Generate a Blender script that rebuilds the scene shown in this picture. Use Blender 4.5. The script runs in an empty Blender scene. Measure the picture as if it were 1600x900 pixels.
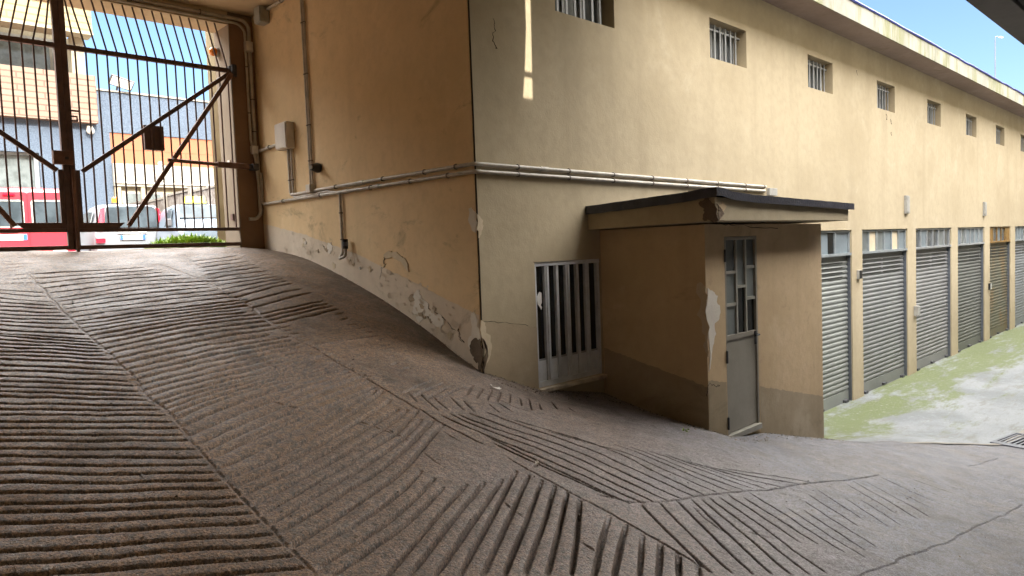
import bpy, bmesh, math, random
import numpy as np
from mathutils import Vector, Matrix, Euler
random.seed(7); np.random.seed(7)
SC = bpy.context.scene
COL = SC.collection
S = 1.2                      # one modelling unit = 1.2 m

# ------------------------------------------------------------------ camera basis (eye at the origin)
F = 1100.72
CX = np.array([.72309, .06568, .68762]); CX /= np.linalg.norm(CX)
VB = ((1956-800)/F, (450-345)/F, 1.0); VA = ((-250-800)/F, (450-429)/F, 1.0)
AX = np.array(VB); AX /= np.linalg.norm(AX)
AY = np.array(VA); AY -= AX*AX.dot(AY); AY /= np.linalg.norm(AY)
AZ = np.cross(AX, AY)
if AZ[1] < 0: AZ = -AZ
def ray(u, v):
    d = np.array([(u-800)/F, (450-v)/F, 1.0]); return np.array([d@AX, d@AY, d@AZ])
def onY(u, v, y): d = ray(u, v); return d*(y/d[1])
def onX(u, v, x): d = ray(u, v); return d*(x/d[0])

# ------------------------------------------------------------------ mesh builder
class MB:
    def __init__(s): s.v = []; s.f = []; s.m = []
    def add(s, vs, fs, mi=0):
        b = len(s.v); s.v += [tuple(map(float, p)) for p in vs]
        s.f += [tuple(i+b for i in f) for f in fs]; s.m += [mi]*len(fs); return s
    def box(s, x0, x1, y0, y1, z0, z1, mi=0):
        return s.add([(x0,y0,z0),(x1,y0,z0),(x1,y1,z0),(x0,y1,z0),(x0,y0,z1),(x1,y0,z1),(x1,y1,z1),(x0,y1,z1)],
                     [(0,3,2,1),(4,5,6,7),(0,1,5,4),(1,2,6,5),(2,3,7,6),(3,0,4,7)], mi)
    def obox(s, c, ax, hx, ay, hy, az, hz, mi=0):
        c = Vector(c); ax = Vector(ax).normalized()*hx; ay = Vector(ay).normalized()*hy; az = Vector(az).normalized()*hz
        P = [c+ax*i+ay*j+az*k for k in (-1,1) for i, j in ((-1,-1),(1,-1),(1,1),(-1,1))]
        return s.add(P, [(0,3,2,1),(4,5,6,7),(0,1,5,4),(1,2,6,5),(2,3,7,6),(3,0,4,7)], mi)
    def bar(s, a, b, w, d, up=(0,1,0), mi=0):       # rectangular bar from a to b
        a = Vector(a); b = Vector(b); t = (b-a); L = t.length; t.normalize(); up = Vector(up)
        sd = t.cross(up).normalized(); up = sd.cross(t).normalized()
        return s.obox((a+b)/2, t, L/2, sd, w/2, up, d/2, mi)
    def tube(s, pts, r, n=10, mi=0, cap=True):
        pts = [Vector(p) for p in pts]; rings = []; prev = None
        for i, p in enumerate(pts):
            t = (pts[min(i+1, len(pts)-1)]-pts[max(i-1, 0)]).normalized()
            if prev is None:
                ref = Vector((0,0,1)) if abs(t.z) < .9 else Vector((1,0,0)); nn = t.cross(ref).normalized()
            else: nn = (prev-t*prev.dot(t)).normalized()
            prev = nn; bb = t.cross(nn)
            rr = r[i] if isinstance(r, (list, tuple)) else r
            rings.append([p+nn*math.cos(a*2*math.pi/n)*rr+bb*math.sin(a*2*math.pi/n)*rr for a in range(n)])
        vs = [q for R_ in rings for q in R_]; fs = []
        for i in range(len(pts)-1):
            for a in range(n): fs.append((i*n+a, i*n+(a+1) % n, (i+1)*n+(a+1) % n, (i+1)*n+a))
        if cap: fs += [tuple(range(n-1, -1, -1)), tuple((len(pts)-1)*n+a for a in range(n))]
        return s.add(vs, fs, mi)
    def prism(s, poly, o, ex, mi=0):                # poly: list of 3-D points (planar), ex: extrusion vector
        n = len(poly); P = [Vector(p)+Vector(o) for p in poly]; Q = [p+Vector(ex) for p in P]
        return s.add(P+Q, [tuple(range(n-1, -1, -1)), tuple(range(n, 2*n))]+[(i, (i+1) % n, n+(i+1) % n, n+i) for i in range(n)], mi)
    def sphere(s, c, r, n=12, m=8, mi=0, sc=(1,1,1)):
        vs = [(c[0], c[1], c[2]-r*sc[2])]; fs = []
        for i in range(1, m):
            a = -math.pi/2+math.pi*i/m
            for k in range(n):
                b = 2*math.pi*k/n; vs.append((c[0]+r*sc[0]*math.cos(a)*math.cos(b), c[1]+r*sc[1]*math.cos(a)*math.sin(b), c[2]+r*sc[2]*math.sin(a)))
        vs.append((c[0], c[1], c[2]+r*sc[2])); T = len(vs)-1
        for k in range(n): fs.append((0, 1+(k+1) % n, 1+k)); fs.append((T, T-n+k, T-n+(k+1) % n))
        for i in range(m-2):
            for k in range(n): fs.append((1+i*n+k, 1+i*n+(k+1) % n, 1+(i+1)*n+(k+1) % n, 1+(i+1)*n+k))
        return s.add(vs, fs, mi)
    def build(s, name, mats, parent=None, off=(0,0,0), bevel=0, smooth=False, scale=S, recalc=True):
        me = bpy.data.meshes.new(name)
        o = np.array(off)
        me.from_pydata([tuple((np.array(p)-o)*scale) for p in s.v], [], s.f)
        if not isinstance(mats, (list, tuple)): mats = [mats]
        for m in mats: me.materials.append(m)
        me.polygons.foreach_set('material_index', s.m)
        if recalc:
            bm = bmesh.new(); bm.from_mesh(me); bmesh.ops.recalc_face_normals(bm, faces=bm.faces); bm.to_mesh(me); bm.free()
        if smooth: me.polygons.foreach_set('use_smooth', [True]*len(me.polygons))
        ob = bpy.data.objects.new(name, me); COL.objects.link(ob)
        if parent is not None: ob.parent = parent
        if bevel:
            b = ob.modifiers.new('bevel', 'BEVEL'); b.width = bevel*scale; b.segments = 2; b.limit_method = 'ANGLE'; b.angle_limit = .6
        if smooth:
            try:
                me.set_sharp_from_angle(angle=.7)
            except Exception: pass
        return ob
def tag(o, label=None, cat=None, group=None, kind=None):
    if label: o['label'] = label
    if cat: o['category'] = cat
    if group: o['group'] = group
    if kind: o['kind'] = kind
    return o
def thing(name, loc, label, cat, group=None, rz=0):
    o = bpy.data.objects.new(name, None); COL.objects.link(o)
    o.location = Vector(loc)*S; o.rotation_euler = (0,0,rz); o.empty_display_size = .1
    return tag(o, label, cat, group)
def copy_tree(o, parent=None):
    c = o.copy(); COL.objects.link(c)
    if parent is not None: c.parent = parent
    for ch in [k for k in bpy.data.objects if k.parent == o]: copy_tree(ch, c)
    return c

# ------------------------------------------------------------------ materials
class NT:
    def __init__(s, name):
        s.m = bpy.data.materials.new(name); s.m.use_nodes = True; s.t = s.m.node_tree
        s.b = s.t.nodes['Principled BSDF']; s.pos = None
    def n(s, ty, **kw):
        x = s.t.nodes.new(ty)
        for k, v in kw.items(): setattr(x, k, v)
        return x
    def l(s, a, b): s.t.links.new(a, b)
    def P(s):
        if s.pos is None: s.pos = s.n('ShaderNodeNewGeometry').outputs['Position']
        return s.pos
    def noise(s, scale, detail=4, rough=.6, stretch=None, dist=0):
        src = s.P()
        if stretch:
            mp = s.n('ShaderNodeMapping'); mp.inputs['Scale'].default_value = stretch; s.l(src, mp.inputs['Vector']); src = mp.outputs[0]
        x = s.n('ShaderNodeTexNoise'); x.inputs['Scale'].default_value = scale; x.inputs['Detail'].default_value = detail
        x.inputs['Roughness'].default_value = rough; x.inputs['Distortion'].default_value = dist; s.l(src, x.inputs['Vector']); return x.outputs['Fac']
    def rng(s, f, lo, hi, a=0, b=1):
        x = s.n('ShaderNodeMapRange'); x.interpolation_type = 'SMOOTHSTEP'
        for i, v in enumerate((lo, hi, a, b)): x.inputs[i+1].default_value = v
        s.l(f, x.inputs[0]); return x.outputs[0]
    def mix(s, f, a, b, bt='MIX'):
        x = s.n('ShaderNodeMix', data_type='RGBA', blend_type=bt)
        for sock, v in ((x.inputs[0], f), (x.inputs[6], a), (x.inputs[7], b)):
            if hasattr(v, 'links'): s.l(v, sock)
            elif isinstance(v, (int, float)): sock.default_value = v
            else: sock.default_value = (*v, 1)
        return x.outputs[2]
    def math(s, op, a, b=0.):
        x = s.n('ShaderNodeMath', operation=op)
        for i, v in enumerate((a, b)):
            if hasattr(v, 'links'): s.l(v, x.inputs[i])
            else: x.inputs[i].default_value = v
        return x.outputs[0]
    def sep(s):
        x = s.n('ShaderNodeSeparateXYZ'); s.l(s.P(), x.inputs[0]); return x.outputs
    def bump(s, h, dist=.004, strength=1):
        x = s.n('ShaderNodeBump'); x.inputs['Distance'].default_value = dist; x.inputs['Strength'].default_value = strength
        s.l(h, x.inputs['Height']); s.l(x.outputs[0], s.b.inputs['Normal'])
    def out(s, col, rough=.8, metal=0., spec=None):
        if hasattr(col, 'links'): s.l(col, s.b.inputs['Base Color'])
        else: s.b.inputs['Base Color'].default_value = (*col, 1)
        if hasattr(rough, 'links'): s.l(rough, s.b.inputs['Roughness'])
        else: s.b.inputs['Roughness'].default_value = rough
        s.b.inputs['Metallic'].default_value = metal
        if spec is not None: s.b.inputs['Specular IOR Level'].default_value = spec
        return s.m
def plaster(name, base, dark, light=None, streak=.35, smudge=0., bump=.0035):
    t = NT(name)
    c = t.mix(t.rng(t.noise(.55, 5, .6), .38, .68), base, dark)
    if light: c = t.mix(t.rng(t.noise(.9, 6, .7, dist=.6), .52, .72, 0, .7), c, light)
    c = t.mix(t.rng(t.noise(1.6, 4, .55, (1.6, 1.6, .12)), .5, .75, 0, streak), c, tuple(v*.8 for v in dark))
    c = t.mix(t.rng(t.noise(9, 6, .7), .4, .7, 0, .34), c, tuple(v*.72 for v in base))
    if smudge:
        c = t.mix(t.rng(t.noise(1.3, 8, .72, (1, .7, 1.5), 1.2), .56, .70, 0, smudge), c, (.20,.16,.10))
    h1 = t.noise(60, 3, .6); h2 = t.noise(7, 5, .6)
    t.bump(t.math('ADD', t.math('MULTIPLY', h1, .35), t.math('MULTIPLY', h2, 1.2)), bump)
    return t.out(c, .9, spec=.25)
def simple(name, col, rough=.5, metal=0., var=.25, sc=6., bump=0, spec=None, dark=None):
    t = NT(name)
    d = dark or tuple(v*(1-var) for v in col)
    c = t.mix(t.rng(t.noise(sc, 5, .65), .35, .7), col, d)
    if bump: t.bump(t.noise(40, 3, .6), bump)
    return t.out(c, rough, metal, spec)
def glass_dark(name, col, rough=.12, col2=None, spec=.6):
    t = NT(name)
    c = t.mix(t.rng(t.noise(3, 4, .6), .4, .65), col, col2 or tuple(v*.6 for v in col))
    return t.out(c, rough, 0, spec)
M = {}
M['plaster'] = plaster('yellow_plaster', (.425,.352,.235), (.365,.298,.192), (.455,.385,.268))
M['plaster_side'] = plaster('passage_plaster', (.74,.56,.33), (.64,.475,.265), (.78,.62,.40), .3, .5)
M['plaster_hut'] = plaster('hut_plaster', (.58,.43,.265), (.48,.35,.205), (.62,.48,.315), .35, .35)
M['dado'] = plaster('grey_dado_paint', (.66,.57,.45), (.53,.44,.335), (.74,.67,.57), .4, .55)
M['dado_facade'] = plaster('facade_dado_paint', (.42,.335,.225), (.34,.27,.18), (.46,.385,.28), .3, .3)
M['dado_hut'] = plaster('hut_dado_paint', (.40,.32,.22), (.29,.225,.14), (.46,.38,.275), .4, .5)
M['white_patch'] = plaster('bare_white_plaster', (.74,.70,.62), (.60,.55,.47), (.8,.77,.7), .2, .1, .006)
M['cream_patch'] = plaster('cream_filler', (.60,.50,.35), (.50,.41,.28), (.66,.57,.42), .2, .2, .006)
M['hole'] = plaster('crumbled_masonry', (.17,.125,.085), (.07,.05,.035), (.42,.34,.26), .3, .5, .04)
M['ceiling'] = plaster('ceiling_paint', (.62,.51,.35), (.54,.44,.29), None, .1, .2)
M['soffit'] = plaster('soffit_plaster', (.36,.28,.25), (.29,.22,.195), (.42,.33,.29), .1, .45)
def fascia():
    t = NT('mossy_fascia')
    c = t.mix(t.rng(t.noise(1.2, 4, .6), .4, .65), (.34,.325,.275), (.27,.262,.215))
    c = t.mix(t.rng(t.noise(2.6, 6, .7, (1, 1, .18)), .46, .64, 0, .85), c, (.20,.20,.085))
    c = t.mix(t.rng(t.noise(5, 5, .7, (1, 1, .2)), .55, .7, 0, .7), c, (.12,.13,.06))
    t.bump(t.noise(30, 4, .6), .004)
    return t.out(c, .9)
M['fascia'] = fascia()
M['gutter'] = simple('blue_membrane', (.012,.03,.26), .5, 0, .3)
M['felt'] = simple('bitumen_felt', (.035,.035,.05), .38, 0, .4, 9, .006)
M['gate'] = simple('brown_gate_paint', (.125,.07,.052), .5, 0, .4, 9, .002)
M['gate_rust'] = simple('rusty_brown_paint', (.19,.095,.06), .6, 0, .45, 12, .002)
M['grey_paint'] = simple('grey_door_paint', (.265,.24,.195), .45, 0, .18, 4, .001)
M['grey_trim'] = simple('grey_trim_paint', (.31,.295,.25), .45, 0, .2, 8, .001)
M['alu'] = simple('silver_grey_paint', (.30,.31,.315), .42, .15, .22, 7, .001)
M['alu_light'] = simple('pale_silver_paint', (.60,.62,.64), .4, .1, .2, 7, .001)
M['pillar_brown'] = plaster('brown_pillar_front', (.27,.17,.10), (.20,.125,.075), None, .3, .3)
M['pale_plate'] = simple('pale_wall_plate', (.33,.32,.29), .6, 0, .25, 6)
M['reveal'] = plaster('pale_reveal', (.24,.195,.145), (.20,.16,.115))
M['dark_glass'] = glass_dark('dark_glass', (.012,.014,.016), .08)
M['frost_glass'] = glass_dark('frosted_glass', (.17,.185,.18), .35, (.11,.125,.125))
M['grey_glass'] = glass_dark('dusty_glass', (.10,.11,.115), .2, (.06,.07,.08))
M['blue_glass'] = glass_dark('pale_blue_panel', (.18,.215,.235), .4, (.14,.17,.19))
M['conduit'] = simple('grey_pvc_conduit', (.50,.46,.39), .45, 0, .3, 9)
M['clip'] = simple('dark_conduit_clip', (.16,.13,.10), .5, 0, .3)
M['box_white'] = simple('cream_plastic_box', (.66,.62,.54), .45, 0, .16, 5)
M['box_grey'] = simple('grey_plastic_box', (.38,.38,.34), .5, 0, .25, 8)
M['black'] = simple('black_plastic', (.015,.015,.015), .45, 0, .3)
M['orange'] = simple('orange_lens', (.75,.22,.02), .25, 0, .2)
M['yellow'] = simple('yellow_plastic', (.85,.75,.05), .4, 0, .1)
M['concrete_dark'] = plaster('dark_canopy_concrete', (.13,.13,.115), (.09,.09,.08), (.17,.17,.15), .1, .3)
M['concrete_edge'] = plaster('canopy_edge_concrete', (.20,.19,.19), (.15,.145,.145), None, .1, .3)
M['steel'] = simple('galvanised_steel', (.11,.12,.14), .5, .3, .25, 10)
M['paper'] = simple('white_paper', (.75,.73,.68), .8, 0, .15)
M['stone_bit'] = simple('pale_pebble', (.30,.27,.24), .9, 0, .3, 30)
M['sill'] = simple('worn_sill', (.62,.53,.40), .7, 0, .4, 8, .004)
M['sealant'] = simple('dark_joint', (.05,.035,.022), .9, 0, .4, 20)
def pave():
    t = NT('ramp_concrete'); xyz = t.sep()
    warm = (.33,.205,.115); grey = (.155,.165,.205)  # dirt brown, and a grey with blue sky light put into its tint
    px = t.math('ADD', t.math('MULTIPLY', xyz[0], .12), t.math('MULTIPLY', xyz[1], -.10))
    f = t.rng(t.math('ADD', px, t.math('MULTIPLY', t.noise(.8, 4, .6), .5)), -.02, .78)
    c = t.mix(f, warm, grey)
    c = t.mix(t.rng(t.noise(1.1, 6, .65, dist=.8), .45, .7, 0, .55), c, (.10,.068,.042))
    c = t.mix(t.rng(t.noise(2.3, 6, .7, dist=.5), .55, .75, 0, .6), c, (.36,.31,.255))
    c = t.mix(t.rng(t.noise(34, 5, .75), .44, .60, 0, .8), c, (.085,.073,.062))
    soil = t.math('ADD', t.rng(xyz[0], 2.7*1.2, 3.5*1.2, 0, .33), t.math('MULTIPLY', t.noise(1.9, 7, .7, dist=.6), 1))
    north = t.rng(xyz[1], 4.4, 5.6)
    c = t.mix(t.math('MULTIPLY', t.rng(soil, .60, .80, 0, .8), north), c, (.085,.055,.033))
    c = t.mix(t.rng(t.noise(.9, 7, .75, (2.2, .8, 1), .4), .54, .68, 0, .6), c, (.10,.075,.055))
    c = t.mix(t.rng(t.noise(1.7, 7, .75, (.7, 1.8, 1), .7), .58, .70, 0, .55), c, (.36,.31,.26))
    c = t.mix(t.rng(t.noise(2.6, 3, .5, None, .2), .66, .72, 0, .6), c, (.05,.042,.036))
    sp = t.n('ShaderNodeTexVoronoi'); sp.inputs['Scale'].default_value = 48; t.l(t.P(), sp.inputs['Vector'])
    c = t.mix(t.rng(sp.outputs['Distance'], .10, .20, .6, 0), c, (.50,.47,.43))
    c = t.mix(t.rng(t.noise(95, 3, .7), .46, .58, 0, .7), c, (.045,.04,.035))
    h = t.math('ADD', t.math('MULTIPLY', t.noise(90, 3, .7), .7), t.math('MULTIPLY', t.noise(22, 4, .6), .9))
    t.bump(h, .010)
    return t.out(c, t.rng(t.noise(3, 5, .7), .35, .7, .38, .62), spec=.5)
M['pave'] = pave()
def yard():
    t = NT('yard_concrete'); xyz = t.sep()
    c = t.mix(t.rng(t.noise(.9, 5, .6), .4, .66), (.22,.235,.245), (.15,.162,.17))
    c = t.mix(t.rng(t.noise(2.4, 6, .7, (.5, 2.2, 1)), .5, .66, 0, .8), c, (.15,.15,.135))
    edge = t.rng(xyz[1], 2.4, 4.4, -.13, .07)
    moss = t.math('ADD', t.noise(.85, 9, .76, (.5, 1.7, 1), .3), edge)
    c = t.mix(t.rng(moss, .445, .565, 0, .9), c, (.098,.122,.03))
    c = t.mix(t.rng(t.noise(30, 3, .6), .5, .7, 0, .3), c, (.15,.15,.13))
    c = t.mix(t.rng(t.noise(9, 8, .8, (.6, 1.6, 1)), .52, .68, 0, .45), c, (.11,.115,.10))
    c = t.mix(t.rng(t.noise(14, 6, .8), .56, .66, 0, .5), c, (.33,.35,.35))
    t.bump(t.noise(50, 4, .65), .012)
    return t.out(c, .75)
M['yard'] = yard()
def shutter(name, col, dirt, amt):
    t = NT(name)
    c = t.mix(t.rng(t.noise(1.4, 5, .6), .4, .7, 0, .5), col, tuple(v*.72 for v in col))
    c = t.mix(t.rng(t.noise(2.2, 6, .7, (1, 1, .5)), .42, .64, 0, amt), c, dirt)
    return t.out(c, .5, .15)
M['shut_pale'] = shutter('shutter_pale', (0.251,0.261,0.243), (0.180,0.190,0.185), .4)
M['shut_grey'] = shutter('shutter_grey', (0.201,0.204,0.198), (0.150,0.155,0.155), .4)
M['shut_silver'] = shutter('shutter_silver', (0.211,0.209,0.205), (0.165,0.165,0.175), .3)
M['shut_dark'] = shutter('shutter_dark', (0.120,0.123,0.112), (0.100,0.105,0.095), .5)
M['shut_rust'] = shutter('shutter_rusty', (0.103,0.104,0.075), (0.150,0.085,0.020), .75)
M['shut_blue'] = shutter('shutter_bluish', (0.181,0.196,0.202), (0.175,0.195,0.215), .3)
M['rust_frame'] = simple('ochre_rust_frame', (.23,.13,.03), .6, 0, .5, 8)
M['frame_blue'] = simple('grey_blue_frame', (.25,.275,.285), .45, .1, .25, 6)
# street / background
M['asphalt_far'] = simple('road_asphalt', (.10,.10,.10), .9, 0, .3, 2)
def wallmat(name, base, dark, sc=25, bump=.01):
    t = NT(name)
    c = t.mix(t.rng(t.noise(sc, 3, .7), .4, .6), base, dark)
    c = t.mix(t.rng(t.noise(.5, 4, .6), .4, .7, 0, .35), c, dark)
    t.bump(t.noise(sc*1.4, 3, .6), bump)
    return t.out(c, .9)
M['pebble'] = wallmat('blue_grey_pebbledash', (.085,.112,.15), (.05,.068,.095))
def tiles(name, base, mort, sx, sz):
    t = NT(name); xyz = t.sep(); cm = t.n('ShaderNodeCombineXYZ'); t.l(xyz[0], cm.inputs[0]); t.l(xyz[2], cm.inputs[1])
    b = t.n('ShaderNodeTexBrick'); t.l(cm.outputs[0], b.inputs['Vector'])
    b.inputs['Color1'].default_value = (*base, 1); b.inputs['Color2'].default_value = (*[v*.88 for v in base], 1); b.inputs['Mortar'].default_value = (*mort, 1)
    b.inputs['Scale'].default_value = 1; b.inputs['Brick Width'].default_value = sx; b.inputs['Row Height'].default_value = sz; b.inputs['Mortar Size'].default_value = .02
    c = t.mix(t.rng(t.noise(1.2, 4, .6), .4, .7, 0, .3), b.outputs['Color'], tuple(v*.75 for v in base))
    t.bump(b.outputs['Fac'], -.01)
    return t.out(c, .8)
M['tile_pink'] = tiles('pink_clinker_tiles', (.21,.135,.095), (.11,.068,.048), 1.3, .17)
M['tile_cream'] = tiles('cream_clinker_tiles', (.27,.215,.11), (.15,.115,.06), 1.5, .19)
M['bg_cream'] = wallmat('cream_render', (.30,.265,.185), (.25,.215,.145), 8, .003)
M['bg_orange'] = tiles('orange_band_tiles', (.30,.095,.042), (.25,.08,.035), 2.4, .5)
M['bg_white'] = wallmat('white_band', (.29,.275,.235), (.24,.225,.19), 5, .002)
M['bg_glass'] = glass_dark('street_window_glass', (.13,.15,.15), .1)
M['bg_grey'] = wallmat('grey_loggia', (.27,.27,.25), (.21,.21,.20), 5, .002)
M['fence'] = wallmat('concrete_fence', (.22,.20,.17), (.20,.175,.145), 6, .004)
M['fence_stone'] = wallmat('stony_fence_panel', (.23,.205,.18), (.13,.105,.085), 5, .01)
M['red_car'] = simple('red_car_paint', (.33,.022,.035), .3, 0, .08, 1)
M['white_car'] = simple('white_car_paint', (.21,.225,.24), .28, 0, .05, 1)
M['pale_car'] = simple('pale_blue_car_paint', (.14,.18,.22), .3, 0, .05, 1)
M['car_glass'] = glass_dark('car_glass', (.05,.065,.075), .15, None, .15)
M['seat_dark'] = simple('car_seat_fabric', (.05,.06,.09), .8, 0, .2)
M['tail_red'] = simple('tail_lamp_red', (.5,.01,.03), .2, 0, .15)
M['tail_clear'] = simple('tail_lamp_clear', (.55,.45,.47), .2, 0, .1)
M['tyre'] = simple('tyre_rubber', (.02,.02,.02), .8, 0, .3)
M['rim'] = simple('wheel_rim', (.35,.36,.37), .35, .7, .2)
M['plate'] = simple('number_plate_white', (.62,.62,.60), .4, 0, .05)
M['plate_blue'] = simple('number_plate_blue', (.02,.10,.45), .4, 0, .1)
M['plate_ink'] = simple('number_plate_ink', (.03,.04,.08), .5, 0, .1)
M['bumper'] = simple('dark_bumper', (.06,.06,.065), .6, 0, .2)
def leafm(name, a, b):
    t = NT(name); oi = t.noise(9, 3, .6)
    return t.out(t.mix(t.rng(oi, .35, .65), a, b), .55)
M['grass'] = leafm('weed_leaves', (.30,.43,.05), (.18,.29,.03))
M['soil'] = simple('stony_soil', (.30,.25,.19), .95, 0, .4, 12, .01)

SKY = .055; SUN = 1.8; SKY_FILL = 50.0; EXPO = 2.42

CPDATA = [(3.47, 7.8, 0.117), (3.47, 7.1, 0.05), (3.47, 6.42, -0.087), (3.47, 5.72, -0.278), (3.47, 5.11, -0.483), (3.47, 4.58, -0.684), (3.47, 4.26, -0.825), (3.47, 4.02, -0.918), (4.05, 4.0, -1.15), (4.9, 4.0, -1.325), (4.908, 2.953, -1.495), (5.2, 2.953, -1.61), (5.77, 2.953, -1.7), (7.07, 2.953, -2.03), (6.4, 2.953, -1.86), (0.0, 0.0, -1.33), (0.17, 1.3, -1.08), (0.34, 2.5, -0.85), (0.54, 4.0, -0.56), (0.82, 6.0, -0.17), (0.95, 7.0, 0.04), (1.05, 7.7, 0.155), (2.2, 7.7, 0.14), (3.3, 7.7, 0.13), (0.0, 7.7, 0.16), (2.2, 7.0, 0.06), (1.05, 8.3, 0.15), (2.2, 8.3, 0.14), (3.3, 8.3, 0.12), (1.9, 2.1, -1.14), (3.9, 0.7, -1.72), (2.0, 0.3, -1.45), (5.0, 0.0, -1.93), (6.0, 1.0, -2.02), (7.5, 1.2, -2.22), (9.5, 1.9, -2.42), (9.0, 0.0, -2.36), (11.0, 0.0, -2.42), (11.0, 2.0, -2.42), (9.6, 4.0, -2.42), (9.6, 3.0, -2.42), (11.0, 4.0, -2.42), (7.3, 3.6, -2.24), (8.3, 2.5, -2.25), (8.3, 4.0, -2.38), (-1.0, 0.0, -1.2), (-1.0, 4.0, -0.5), (-1.0, 7.7, 0.16), (0.0, -2.0, -1.45), (4.0, -2.0, -1.85), (-1.0, -2.0, -1.4)]
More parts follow.
